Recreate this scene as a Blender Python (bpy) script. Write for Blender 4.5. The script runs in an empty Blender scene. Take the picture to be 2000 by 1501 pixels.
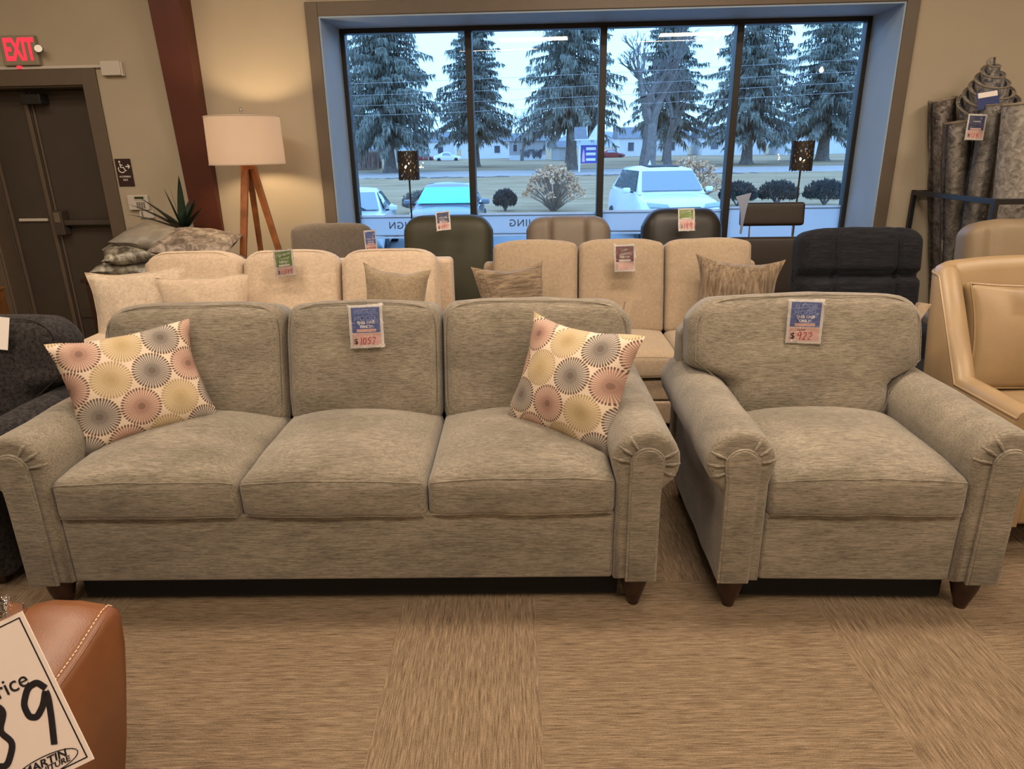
import bpy, bmesh, math, random
import numpy as np
from mathutils import Vector, Matrix, noise

R = math.radians
SC = bpy.context.scene
COL = SC.collection
random.seed(7)

# ------------------------------------------------------------------ camera, sky, lights, exposure
EYE = 1.625
def make_camera():
    p, r = R(18.98), R(-0.91)
    fw = Vector((0, math.cos(p), -math.sin(p)))
    rt = Vector((1, 0, 0))
    up = rt.cross(fw)
    c, s = math.cos(r), math.sin(r)
    rt2 = rt*c + up*s
    up2 = up*c - rt*s
    M = Matrix((rt2, up2, -fw)).transposed().to_4x4()
    M.translation = (0, 0, EYE)
    cam = bpy.data.cameras.new('camera')
    cam.sensor_width = 36.0
    cam.lens = 36.0*1350/2000
    cam.clip_end = 2000
    cam.clip_start = 0.02
    o = bpy.data.objects.new('camera', cam)
    o.matrix_world = M
    COL.objects.link(o)
    SC.camera = o
make_camera()

SC.view_settings.view_transform = 'Standard'
SC.view_settings.look = 'None'
SC.view_settings.exposure = 0.0
SC.view_settings.gamma = 1.0
SC.view_settings.use_curve_mapping = False
SC.cycles.max_bounces = 8
SC.cycles.diffuse_bounces = 4
SC.cycles.glossy_bounces = 3
SC.cycles.transmission_bounces = 4
SC.cycles.transparent_max_bounces = 12
SC.cycles.sample_clamp_indirect = 6.0

W = bpy.data.worlds.new('overcast_sky')
SC.world = W
W.use_nodes = True
def make_sky():
    nt = W.node_tree
    bg = nt.nodes['Background']
    tc = nt.nodes.new('ShaderNodeTexCoord')
    sep = nt.nodes.new('ShaderNodeSeparateXYZ')
    rp = nt.nodes.new('ShaderNodeValToRGB')
    nt.links.new(tc.outputs['Generated'], sep.inputs[0])
    nt.links.new(sep.outputs[2], rp.inputs[0])
    e = rp.color_ramp.elements
    e[0].position = 0.0; e[0].color = (0.27, 0.555, 1.0, 1)
    e[1].position = 0.6; e[1].color = (0.24, 0.50, 1.0, 1)
    nt.links.new(rp.outputs[0], bg.inputs[0])
    bg.inputs[1].default_value = 3.7
make_sky()

CEIL = 3.6
WARM = (1.0, 0.82, 0.63)
def ceiling_area(x, y, sx, sy, power, z=CEIL-0.06, tilt=(0, 0, 0)):
    l = bpy.data.lights.new('ceiling_light', 'AREA')
    l.shape = 'RECTANGLE'; l.size = sx; l.size_y = sy
    l.energy = power; l.color = WARM
    o = bpy.data.objects.new('ceiling_light', l)
    o.location = (x, y, z); o.rotation_euler = tilt
    COL.objects.link(o)
    return o
for (x, y, p) in [(-2.8, 0.5, 52), (0.3, 0.1, 80), (3.0, 0.4, 68), (-1.9, 2.7, 52), (1.0, 2.5, 74), (3.9, 2.6, 52),
                  (-0.4, -2.6, 62), (2.6, -2.6, 62), (-3.6, 3.6, 22), (0.9, 4.1, 20)]:
    ceiling_area(x, y, 1.3, 0.5, p)

# ------------------------------------------------------------------ mesh helpers
class MB:
    def __init__(self):
        self.v = []; self.f = []; self.mi = []; self.cur = 0
    def add(self, vs, fs, T=None):
        o = len(self.v)
        if T is not None:
            vs = [tuple(T @ Vector(p)) for p in vs]
        self.v.extend([tuple(p) for p in vs])
        for f in fs:
            self.f.append(tuple(i+o for i in f)); self.mi.append(self.cur)
        return self
    def box(self, x0, x1, y0, y1, z0, z1, T=None):
        vs = [(x0,y0,z0),(x1,y0,z0),(x1,y1,z0),(x0,y1,z0),(x0,y0,z1),(x1,y0,z1),(x1,y1,z1),(x0,y1,z1)]
        fs = [(0,3,2,1),(4,5,6,7),(0,1,5,4),(1,2,6,5),(2,3,7,6),(3,0,4,7)]
        return self.add(vs, fs, T)
    def tube(self, pts, r, n=8, closed=False, cap=True, T=None, flat=None):
        P = [Vector(p) for p in pts]; m = len(P)
        rr = r if isinstance(r, (list, tuple)) else [r]*m
        vs = []; fs = []
        prev = None
        for i in range(m):
            if closed:
                t = P[(i+1) % m]-P[i-1]
            else:
                t = P[min(i+1, m-1)]-P[max(i-1, 0)]
            if t.length < 1e-9: t = Vector((0, 0, 1))
            t.normalize()
            if prev is None:
                a = Vector((0, 0, 1)) if abs(t.z) < 0.9 else Vector((1, 0, 0))
                prev = (a - t*a.dot(t)).normalized()
            else:
                q = prev - t*prev.dot(t)
                prev = q.normalized() if q.length > 1e-6 else prev
            b = t.cross(prev)
            for k in range(n):
                an = 2*math.pi*k/n
                vs.append(P[i] + (prev*math.cos(an) + b*math.sin(an))*rr[i])
        L = m if closed else m-1
        for i in range(L):
            j = (i+1) % m
            for k in range(n):
                k2 = (k+1) % n
                fs.append((i*n+k, i*n+k2, j*n+k2, j*n+k))
        if cap and not closed:
            fs.append(tuple(range(n-1, -1, -1)))
            fs.append(tuple((m-1)*n+k for k in range(n)))
        return self.add(vs, fs, T)
    def lathe(self, prof, n=24, c=(0, 0, 0), T=None, cap=True):
        vs = []; fs = []
        for (r, z) in prof:
            for k in range(n):
                a = 2*math.pi*k/n
                vs.append((c[0]+r*math.cos(a), c[1]+r*math.sin(a), c[2]+z))
        m = len(prof)
        for i in range(m-1):
            for k in range(n):
                k2 = (k+1) % n
                fs.append((i*n+k, i*n+k2, (i+1)*n+k2, (i+1)*n+k))
        if cap:
            fs.append(tuple(range(n-1, -1, -1)))
            fs.append(tuple((m-1)*n+k for k in range(n)))
        return self.add(vs, fs, T)
    def prism(self, poly, a, b, axis='y', T=None):
        """poly: list of 2D points; extruded along axis from a to b. axis y -> poly (x,z); x -> (y,z); z -> (x,y)"""
        n = len(poly)
        def mk(p, t):
            if axis == 'y': return (p[0], t, p[1])
            if axis == 'x': return (t, p[0], p[1])
            return (p[0], p[1], t)
        vs = [mk(p, a) for p in poly]+[mk(p, b) for p in poly]
        fs = [tuple(range(n)), tuple(range(2*n-1, n-1, -1))]
        for i in range(n):
            j = (i+1) % n
            fs.append((i, i+n, j+n, j))
        return self.add(vs, fs, T)
    def grid(self, fn, nu, nv, T=None, closeu=False):
        vs = [fn(i/nu, j/nv) for j in range(nv+1) for i in range(nu+1)]
        fs = [(j*(nu+1)+i, j*(nu+1)+i+1, (j+1)*(nu+1)+i+1, (j+1)*(nu+1)+i) for j in range(nv) for i in range(nu)]
        return self.add(vs, fs, T)
    def loft(self, rings, closed=True, cap=True, T=None):
        n = len(rings[0]); vs = []; fs = []
        for r in rings: vs.extend(r)
        for i in range(len(rings)-1):
            for k in range(n if closed else n-1):
                k2 = (k+1) % n
                fs.append((i*n+k, i*n+k2, (i+1)*n+k2, (i+1)*n+k))
        if cap:
            fs.append(tuple(range(n-1, -1, -1)))
            fs.append(tuple((len(rings)-1)*n+k for k in range(n)))
        return self.add(vs, fs, T)
    def soft(self, size, r=0.04, n=(10, 10, 6), fn=None, T=None):
        """box with round edges, centre at origin, optional deform fn"""
        h = [s/2 for s in size]
        r = min(r, min(h)*0.98)
        def axis(hh, k):
            q = hh-r
            th = [R(45), R(30), R(15)]
            a = [-q-r*math.tan(t) for t in th]
            mid = list(np.linspace(-q, q, k+1))
            return a+mid+[-x for x in reversed(a)]
        A = [axis(h[i], n[i]) for i in range(3)]
        idx = {}; vs = []; fs = []
        def vid(p):
            key = (round(p[0], 5), round(p[1], 5), round(p[2], 5))
            if key in idx: return idx[key]
            q = [max(-h[i]+r, min(h[i]-r, p[i])) for i in range(3)]
            d = Vector((p[0]-q[0], p[1]-q[1], p[2]-q[2]))
            L = d.length
            w = Vector(q) + (d*(r/L) if L > 1e-9 else d)
            if fn: w = Vector(fn(w.x, w.y, w.z))
            idx[key] = len(vs); vs.append(tuple(w))
            return idx[key]
        for ax in range(3):
            u, v = (ax+1) % 3, (ax+2) % 3
            for sg in (-1, 1):
                for i in range(len(A[u])-1):
                    for j in range(len(A[v])-1):
                        q = []
                        for (di, dj) in ((0, 0), (1, 0), (1, 1), (0, 1)):
                            p = [0, 0, 0]; p[ax] = sg*h[ax]; p[u] = A[u][i+di]; p[v] = A[v][j+dj]
                            q.append(vid(p))
                        if sg < 0: q.reverse()
                        if len(set(q)) == 4: fs.append(tuple(q))
        return self.add(vs, fs, T)
    def build(self, name, mats, parent=None, smooth=True, bevel=0, angle=42, seg=2, weld=False):
        me = bpy.data.meshes.new(name)
        me.from_pydata(self.v, [], self.f)
        if not isinstance(mats, (list, tuple)): mats = [mats]
        for m in mats: me.materials.append(m)
        if len(mats) > 1:
            me.polygons.foreach_set('material_index', self.mi)
        if weld:
            b = bmesh.new(); b.from_mesh(me)
            bmesh.ops.remove_doubles(b, verts=b.verts, dist=1e-5)
            bmesh.ops.recalc_face_normals(b, faces=b.faces)
            b.to_mesh(me); b.free()
        if smooth:
            me.polygons.foreach_set('use_smooth', [True]*len(me.polygons))
            me.set_sharp_from_angle(angle=R(angle))
        me.update()
        o = bpy.data.objects.new(name, me)
        COL.objects.link(o)
        if parent is not None: o.parent = parent
        if bevel:
            md = o.modifiers.new('bevel', 'BEVEL'); md.width = bevel; md.segments = seg
            md.limit_method = 'ANGLE'; md.angle_limit = R(35)
        return o

def thing(name, label, cat, loc=(0, 0, 0), rz=0.0, group=None, rot=None, mat=None):
    o = bpy.data.objects.new(name, None)
    o.empty_display_size = 0.1
    COL.objects.link(o)
    if mat is not None: o.matrix_world = mat
    else:
        o.location = loc
        o.rotation_euler = rot if rot is not None else (0, 0, rz)
    return tag(o, label, cat, group)
def tag(o, label, cat, group=None):
    o['label'] = label; o['category'] = cat
    if group: o['group'] = group
    return o
def struct(o):
    o['kind'] = 'structure'
    return o
def lab(o, text):
    o['label'] = text
    return o
def frame3(BL, BR, TL, along=0.5, up=0.5):
    BL, BR, TL = Vector(BL), Vector(BR), Vector(TL)
    x = (BR-BL).normalized(); z = TL-BL; z = (z-x*z.dot(x)).normalized(); y = z.cross(x)
    c = BL+(BR-BL)*along+(TL-BL)*up
    M = Matrix((x, y, z)).transposed().to_4x4(); M.translation = c
    return M
def look(loc, rx=0.0, ry=0.0, rz=0.0):
    return Matrix.Translation(loc) @ Matrix.Rotation(rz, 4, 'Z') @ Matrix.Rotation(rx, 4, 'X') @ Matrix.Rotation(ry, 4, 'Y')
def sstep(a, b, x):
    t = max(0.0, min(1.0, (x-a)/(b-a)))
    return t*t*(3-2*t)
def nz(x, y, z, s=1.0, seed=0.0):
    return noise.noise(Vector((x*s+seed*3.1, y*s+seed*1.7, z*s-seed*2.3)))

# ------------------------------------------------------------------ node helpers / materials
class NT:
    def __init__(self, name):
        self.m = bpy.data.materials.new(name); self.m.use_nodes = True
        self.t = self.m.node_tree
        self.b = self.t.nodes['Principled BSDF']; self.o = self.t.nodes['Material Output']
    def new(self, k): return self.t.nodes.new(k)
    def link(self, a, b): self.t.links.new(a, b)
    def setin(self, sock, v):
        if hasattr(v, 'is_output') or isinstance(v, bpy.types.NodeSocket): self.link(v, sock)
        elif isinstance(v, (tuple, list)) and len(v) == 3 and sock.type == 'RGBA': sock.default_value = (*v, 1)
        else: sock.default_value = v
    def coord(self, k='Object'): return self.new('ShaderNodeTexCoord').outputs[k]
    def mapping(self, vec, sc=(1, 1, 1), loc=(0, 0, 0), rot=(0, 0, 0)):
        n = self.new('ShaderNodeMapping'); self.link(vec, n.inputs[0])
        n.inputs['Scale'].default_value = sc; n.inputs['Location'].default_value = loc; n.inputs['Rotation'].default_value = rot
        return n.outputs[0]
    def noise(self, vec, scale=5.0, detail=3.0, rough=0.5, dist=0.0):
        n = self.new('ShaderNodeTexNoise'); self.link(vec, n.inputs['Vector'])
        n.inputs['Scale'].default_value = scale; n.inputs['Detail'].default_value = detail
        n.inputs['Roughness'].default_value = rough; n.inputs['Distortion'].default_value = dist
        return n.outputs['Fac']
    def voronoi(self, vec, scale=5.0, feature='F1', rand=1.0, out='Distance'):
        n = self.new('ShaderNodeTexVoronoi'); self.link(vec, n.inputs['Vector'])
        n.feature = feature
        n.inputs['Scale'].default_value = scale; n.inputs['Randomness'].default_value = rand
        return n.outputs[out]
    def ramp(self, fac, stops, interp='LINEAR'):
        n = self.new('ShaderNodeValToRGB'); self.link(fac, n.inputs[0])
        cr = n.color_ramp; cr.interpolation = interp
        while len(cr.elements) < len(stops): cr.elements.new(0.5)
        for e, (p, c) in zip(cr.elements, stops):
            e.position = p
            if not isinstance(c, (tuple, list)): c = (c, c, c)
            e.color = (*c[:3], 1)
        return n.outputs[0]
    def mix(self, fac, a, b, mode='MIX'):
        n = self.new('ShaderNodeMix'); n.data_type = 'RGBA'; n.blend_type = mode
        self.setin(n.inputs[0], fac); self.setin(n.inputs[6], a); self.setin(n.inputs[7], b)
        return n.outputs[2]
    def math(self, op, a, b=0.0, c=None):
        n = self.new('ShaderNodeMath'); n.operation = op
        self.setin(n.inputs[0], a); self.setin(n.inputs[1], b)
        if c is not None: self.setin(n.inputs[2], c)
        return n.outputs[0]
    def sep(self, vec):
        n = self.new('ShaderNodeSeparateXYZ'); self.link(vec, n.inputs[0]); return n.outputs
    def comb(self, x, y, z):
        n = self.new('ShaderNodeCombineXYZ')
        for i, v in enumerate((x, y, z)): self.setin(n.inputs[i], v)
        return n.outputs[0]
    def bump(self, h, strength=0.3, dist=0.01, normal=None):
        n = self.new('ShaderNodeBump'); self.link(h, n.inputs['Height'])
        n.inputs['Strength'].default_value = strength; n.inputs['Distance'].default_value = dist
        if normal is not None: self.link(normal, n.inputs['Normal'])
        return n.outputs[0]
    def col(self, v): self.setin(self.b.inputs['Base Color'], v); return self
    def set(self, **k):
        for a, v in k.items(): self.setin(self.b.inputs[a.replace('_', ' ')], v)
        return self
    def normal(self, n): self.link(n, self.b.inputs['Normal']); return self

def srgb(r, g, b):
    f = lambda c: (c/255/12.92) if c/255 <= 0.04045 else ((c/255+0.055)/1.055)**2.4
    return (f(r), f(g), f(b))

def plain(name, c, rough=0.5, metal=0.0, spec=0.5, var=0.06, scale=20.0, bump=0.0):
    n = NT(name); co = n.coord()
    f = n.noise(co, scale, 3)
    lo = tuple(x*(1-var) for x in c); hi = tuple(min(1, x*(1+var)) for x in c)
    n.col(n.ramp(f, [(0.3, lo), (0.7, hi)]))
    n.set(Roughness=rough, Metallic=metal)
    n.b.inputs['Specular IOR Level'].default_value = spec
    if bump: n.normal(n.bump(f, bump, 0.003))
    return n.m

def chenille(name, dark, light, sc=(5, 70, 95), nap=0.16, fine=1.0, bump=0.35, sheen=0.25):
    """woven fabric with streaks running along local x"""
    n = NT(name); co = n.coord()
    s1 = n.noise(n.mapping(co, sc), 1.0, 4, 0.65)
    s2 = n.noise(n.mapping(co, tuple(x*3.1 for x in sc)), 1.0, 2, 0.6)
    f = n.math('ADD', n.math('MULTIPLY', s1, 0.6), n.math('MULTIPLY', s2, 0.4))
    c = n.ramp(f, [(0.38, dark), (0.62, light)])
    big = n.noise(n.mapping(co, (3, 6, 7)), 1.0, 4, 0.6, 0.6)
    k = n.ramp(big, [(0.3, 1-nap), (0.7, 1+nap*0.4)])
    n.col(n.mix(1.0, c, k, 'MULTIPLY'))
    n.set(Roughness=0.92)
    n.b.inputs['Specular IOR Level'].default_value = 0.15
    n.b.inputs['Sheen Weight'].default_value = sheen
    n.b.inputs['Sheen Roughness'].default_value = 0.5
    n.normal(n.bump(f, bump, 0.004))
    return n.m

def leather(name, c, rough=0.42, var=0.08, bump=0.18, spec=0.45):
    n = NT(name); co = n.coord()
    big = n.noise(co, 6.0, 4, 0.6)
    fine = n.voronoi(co, 260.0, 'F1')
    lo = tuple(x*(1-var) for x in c); hi = tuple(min(1, x*(1+var)) for x in c)
    n.col(n.ramp(big, [(0.3, lo), (0.7, hi)]))
    n.set(Roughness=rough)
    n.b.inputs['Specular IOR Level'].default_value = spec
    h = n.math('ADD', n.math('MULTIPLY', fine, 0.3), n.math('MULTIPLY', big, 1.5))
    n.normal(n.bump(h, bump, 0.004))
    return n.m

M = {}
M['gray_chenille'] = chenille('gray_chenille', (0.122, 0.102, 0.075), (0.300, 0.257, 0.197), (20, 170, 230), 0.30)
M['cream_weave'] = chenille('cream_weave', (0.50, 0.385, 0.275), (0.66, 0.52, 0.39), (40, 60, 60), 0.08, bump=0.2)
M['cream_pillow'] = chenille('cream_pillow', (0.47, 0.37, 0.27), (0.66, 0.54, 0.42), (45, 45, 45), 0.1, bump=0.25)
M['beige_linen'] = chenille('beige_linen', (0.33, 0.25, 0.17), (0.42, 0.32, 0.225), (60, 60, 60), 0.08, bump=0.2)
M['tan_pillow'] = chenille('tan_pillow', (0.235, 0.175, 0.11), (0.38, 0.295, 0.20), (50, 70, 70), 0.1)
M['brown_stripe'] = chenille('brown_stripe', (0.10, 0.070, 0.045), (0.31, 0.23, 0.155), (3, 60, 75), 0.1, bump=0.8)
M['charcoal_tweed'] = chenille('charcoal_tweed', (0.009, 0.008, 0.009), (0.058, 0.050, 0.048), (60, 60, 60), 0.3, bump=0.5, sheen=0.04)
M['navy_chenille'] = chenille('navy_chenille', (0.007, 0.008, 0.011), (0.022, 0.022, 0.027), (6, 80, 100), 0.25, sheen=0.03)
M['taupe_fabric'] = chenille('taupe_fabric', (0.12, 0.10, 0.085), (0.165, 0.135, 0.11), (50, 50, 50), 0.1)
M['olive_leather'] = leather('olive_leather', (0.040, 0.036, 0.018), 0.5)
M['mushroom_leather'] = leather('mushroom_leather', (0.19, 0.15, 0.115), 0.5)
M['black_leather'] = leather('black_leather', (0.022, 0.018, 0.015), 0.38)
M['espresso_leather'] = leather('espresso_leather', (0.024, 0.016, 0.011), 0.45)
M['tan_leather'] = leather('tan_leather', (0.305, 0.208, 0.112), 0.42, 0.06)
M['beige_leather'] = leather('beige_leather', (0.24, 0.175, 0.105), 0.5, 0.06)
M['cognac_leather'] = leather('cognac_leather', (0.165, 0.060, 0.022), 0.36, 0.14)
M['dark_wood'] = plain('dark_wood', (0.030, 0.012, 0.007), 0.35, var=0.4, scale=30)
M['wall_paint'] = plain('wall_paint', (0.42, 0.355, 0.265), 0.85, var=0.02, scale=4, spec=0.2)
M['ceiling_paint'] = plain('ceiling_paint', (0.55, 0.52, 0.47), 0.9, var=0.02, scale=4, spec=0.2)
M['casing_taupe'] = plain('casing_taupe', (0.115, 0.085, 0.060), 0.5, var=0.05, scale=9)
M['door_brown'] = plain('door_brown', (0.058, 0.043, 0.033), 0.5, var=0.05, scale=9)
M['jamb_gray_skylit'] = plain('jamb_gray_skylit', (0.30, 0.39, 0.50), 0.6, var=0.03, scale=6)  # grey paint with the blue of skylight added to its colour
M['column_red'] = plain('column_red', (0.078, 0.019, 0.0095), 0.5, var=0.08, scale=6)
M['black_metal'] = plain('black_metal', (0.012, 0.012, 0.013), 0.4, var=0.1)
M['dark_bronze'] = plain('dark_bronze', (0.016, 0.013, 0.011), 0.45, var=0.1)
M['chrome'] = plain('chrome', (0.7, 0.7, 0.72), 0.15, 1.0, var=0.02)
M['steel'] = plain('steel', (0.35, 0.33, 0.30), 0.35, 1.0, var=0.05)
M['white_plastic'] = plain('white_plastic', (0.56, 0.51, 0.45), 0.45, var=0.02)
M['white_paper'] = plain('white_paper', (0.80, 0.74, 0.68), 0.6, var=0.01)
M['pink_paper'] = plain('pink_paper', (0.78, 0.50, 0.44), 0.6, var=0.02)
M['ink_black'] = plain('ink_black', (0.012, 0.010, 0.014), 0.4, var=0.05)
M['ink_red'] = plain('ink_red', (0.55, 0.06, 0.07), 0.5, var=0.05)
M['tag_blue'] = plain('tag_blue', (0.10, 0.16, 0.44), 0.5, var=0.12)
M['tag_navy'] = plain('tag_navy', (0.03, 0.045, 0.15), 0.5, var=0.12)
M['tag_green'] = plain('tag_green', (0.20, 0.33, 0.035), 0.5, var=0.12)
M['tag_red'] = plain('tag_red', (0.20, 0.008, 0.016), 0.5, var=0.1)
M['stitch'] = plain('stitch', (0.78, 0.55, 0.35), 0.7, var=0.05)
M['honey_wood'] = plain('honey_wood', (0.25, 0.085, 0.025), 0.4, var=0.3, scale=14)
M['rail_wood'] = plain('rail_wood', (0.12, 0.045, 0.010), 0.45, var=0.4, scale=14)

def clear_plastic():
    n = NT('clear_plastic'); co = n.coord()
    tr = n.new('ShaderNodeBsdfTransparent'); tr.inputs[0].default_value = (0.97, 0.97, 0.97, 1)
    gl = n.new('ShaderNodeBsdfGlossy'); gl.inputs['Roughness'].default_value = 0.06
    f = n.noise(co, 34, 3, 0.55, 0.8)
    n.link(n.bump(f, 1.0, 0.02), gl.inputs['Normal'])
    fr = n.new('ShaderNodeFresnel'); fr.inputs[0].default_value = 1.5
    mx = n.new('ShaderNodeMixShader')
    n.link(n.math('ADD', n.math('MULTIPLY', fr.outputs[0], 1.0), 0.05), mx.inputs[0])
    n.link(tr.outputs[0], mx.inputs[1]); n.link(gl.outputs[0], mx.inputs[2])
    n.link(mx.outputs[0], n.o.inputs[0])
    return n.m
M['clear_plastic'] = clear_plastic()
def window_glass():
    n = NT('window_glass')
    tr = n.new('ShaderNodeBsdfTransparent'); tr.inputs[0].default_value = (0.95, 0.975, 0.98, 1)
    gl = n.new('ShaderNodeBsdfGlossy'); gl.inputs['Roughness'].default_value = 0.0
    fr = n.new('ShaderNodeFresnel'); fr.inputs[0].default_value = 1.45
    mx = n.new('ShaderNodeMixShader')
    n.link(fr.outputs[0], mx.inputs[0]); n.link(tr.outputs[0], mx.inputs[1]); n.link(gl.outputs[0], mx.inputs[2])
    n.link(mx.outputs[0], n.o.inputs[0])
    return n.m
M['window_glass'] = window_glass()
def frosted():
    n = NT('frosted_film')
    tl = n.new('ShaderNodeBsdfTranslucent'); tl.inputs[0].default_value = (0.95, 0.96, 0.97, 1)
    df = n.new('ShaderNodeBsdfDiffuse'); df.inputs[0].default_value = (0.5, 0.52, 0.54, 1)
    mx = n.new('ShaderNodeMixShader'); mx.inputs[0].default_value = 0.06
    n.link(tl.outputs[0], mx.inputs[1]); n.link(df.outputs[0], mx.inputs[2])
    n.link(mx.outputs[0], n.o.inputs[0])
    return n.m
M['frosted_film'] = frosted()
def emit(name, c, s):
    n = NT(name)
    n.col((0.02, 0.02, 0.02)); n.set(Roughness=0.4)
    n.b.inputs['Emission Color'].default_value = (*c, 1); n.b.inputs['Emission Strength'].default_value = s
    return n.m
M['exit_glow'] = emit('exit_glow', (1.0, 0.03, 0.06), 1.3)
M['bulb_glow'] = emit('bulb_glow', (1.0, 0.70, 0.36), 40.0)
M['tube_glow'] = emit('tube_glow', (1.0, 0.84, 0.66), 22.0)

def carpet():
    n = NT('carpet'); co = n.coord()
    x, y, z = n.sep(co)
    row = n.math('GREATER_THAN', y, 2.32)
    xs = n.math('SUBTRACT', n.math('ADD', x, n.math('MULTIPLY', row, 0.52)), -0.427)
    ph = n.math('FLOORED_MODULO', xs, 1.54)
    strip = n.math('LESS_THAN', ph, 0.5)
    def yarn(sx, sy, seed):
        v = n.mapping(co, (sx, sy, 1), (seed, seed*2, 0))
        a = n.noise(v, 1.0, 4, 0.7)
        v2 = n.mapping(co, (sx*0.35 if sx < sy else sx*0.4, sy*0.35 if sy < sx else sy*0.4, 1), (seed*3, 0, 0))
        b = n.noise(v2, 1.0, 2, 0.5)
        return n.math('ADD', n.math('MULTIPLY', a, 0.76), n.math('MULTIPLY', b, 0.24))
    h = yarn(13, 290, 1.0); v = yarn(290, 13, 5.0)
    f = n.math('ADD', n.math('MULTIPLY', v, strip), n.math('MULTIPLY', h, n.math('SUBTRACT', 1.0, strip)))
    knit = n.noise(n.mapping(co, (330, 330, 1)), 1.0, 2, 0.5)
    f2 = n.math('ADD', n.math('MULTIPLY', f, 0.75), n.math('MULTIPLY', knit, 0.25))
    c = n.ramp(f2, [(0.37, (0.075, 0.050, 0.030)), (0.48, (0.185, 0.130, 0.082)), (0.62, (0.345, 0.252, 0.168))])
    n.col(c); n.set(Roughness=0.97)
    n.b.inputs['Specular IOR Level'].default_value = 0.1
    n.normal(n.bump(f2, 0.9, 0.008))
    return n.m
M['carpet'] = carpet()

def pattern_pillow():
    """sunburst medallions printed on cream cloth (local x / z)"""
    n = NT('medallion_cloth'); co = n.coord()
    x, y, z = n.sep(co)
    a = 0.142; ay = 0.123
    yy = n.math('DIVIDE', n.math('ADD', z, 0.028), ay)
    row0 = n.math('FLOOR', yy)
    up = n.math('GREATER_THAN', n.math('FRACT', yy), 0.5)
    row1 = n.math('ADD', row0, n.math('SUBTRACT', n.math('MULTIPLY', up, 2.0), 1.0))
    def cell(row):
        odd = n.math('FLOORED_MODULO', row, 2.0)
        xx = n.math('ADD', n.math('DIVIDE', n.math('ADD', x, 0.02), a), n.math('MULTIPLY', odd, 0.5))
        colm = n.math('FLOOR', xx)
        fx = n.math('SUBTRACT', n.math('FRACT', xx), 0.5)
        fy = n.math('MULTIPLY', n.math('SUBTRACT', n.math('SUBTRACT', yy, row), 0.5), ay/a)
        r = n.math('SQRT', n.math('ADD', n.math('MULTIPLY', fx, fx), n.math('MULTIPLY', fy, fy)))
        kk = n.math('FLOORED_MODULO', n.math('ADD', colm, n.math('MULTIPLY', row, 2.0)), 3.0)
        return r, n.math('ARCTAN2', fy, fx), kk
    A_, B_ = cell(row0), cell(row1)
    sel = n.math('LESS_THAN', B_[0], A_[0])
    r, th, kk = [n.math('ADD', p, n.math('MULTIPLY', sel, n.math('SUBTRACT', q, p))) for p, q in zip(A_, B_)]
    wob = n.noise(co, 60, 2)
    sp = n.math('SINE', n.math('ADD', n.math('MULTIPLY', th, 40.0), n.math('MULTIPLY', wob, 2.0)))
    is0 = n.math('LESS_THAN', kk, 0.5); is2 = n.math('GREATER_THAN', kk, 1.5)
    cream = (0.62, 0.50, 0.39)
    ink = n.mix(is0, n.mix(is2, (0.34, 0.19, 0.15), (0.40, 0.30, 0.155)), (0.155, 0.145, 0.135))
    dark = n.mix(is2, (0.10, 0.060, 0.045), (0.34, 0.25, 0.13))
    ink = n.mix(n.math('MULTIPLY', n.math('MAXIMUM', n.math('SUBTRACT', 0.30, r), 0.0), 1.2), ink, dark)
    inside = n.math('LESS_THAN', r, 0.485)
    dens = n.math('GREATER_THAN', sp, n.math('SUBTRACT', n.math('MULTIPLY', r, 1.7), 1.30))
    spoke = n.math('MULTIPLY', inside, dens)
    c = n.mix(n.math('MULTIPLY', spoke, 0.92), cream, ink)
    c = n.mix(n.math('MULTIPLY', n.math('LESS_THAN', r, 0.09), 0.45), c, dark)
    rim = n.math('MULTIPLY', n.math('GREATER_THAN', r, 0.43), n.math('MULTIPLY', n.math('LESS_THAN', r, 0.50), n.math('GREATER_THAN', sp, 0.0)))
    c = n.mix(n.math('MULTIPLY', rim, 0.85), c, dark)
    n.col(c); n.set(Roughness=0.9)
    n.b.inputs['Specular IOR Level'].default_value = 0.15
    n.normal(n.bump(n.noise(co, 300, 2), 0.2, 0.003))
    return n.m
M['medallion_cloth'] = pattern_pillow()
# ------------------------------------------------------------------ lettering
def text_mesh(s, size, bold=0.0, shear=0.0, align='CENTER', extrude=0.0004, spacing=1.0, sx=1.0):
    cu = bpy.data.curves.new('lettering', 'FONT')
    cu.body = s; cu.size = size; cu.offset = bold*size; cu.shear = shear
    cu.align_x = align; cu.align_y = 'CENTER'; cu.extrude = extrude; cu.resolution_u = 3
    cu.space_character = spacing
    t = bpy.data.objects.new('lettering', cu)
    COL.objects.link(t)
    dg = bpy.context.evaluated_depsgraph_get()
    me = bpy.data.meshes.new_from_object(t.evaluated_get(dg))
    bpy.data.objects.remove(t); bpy.data.curves.remove(cu)
    me.transform(Matrix.Diagonal((sx, 1, 1, 1)))
    me.transform(Matrix.Rotation(R(90), 4, 'X'))      # stands in XZ, faces -Y
    return me
def text(name, s, size, mat, parent, loc, mirror=False, ry=0.0, **k):
    me = text_mesh(s, size, **k)
    if mirror:
        me.transform(Matrix.Diagonal((-1, 1, 1, 1))); me.flip_normals()
    if ry: me.transform(Matrix.Rotation(ry, 4, 'Y'))
    me.materials.clear(); me.materials.append(mat)
    o = bpy.data.objects.new(name, me); COL.objects.link(o)
    o.parent = parent; o.location = loc
    return o
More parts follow.
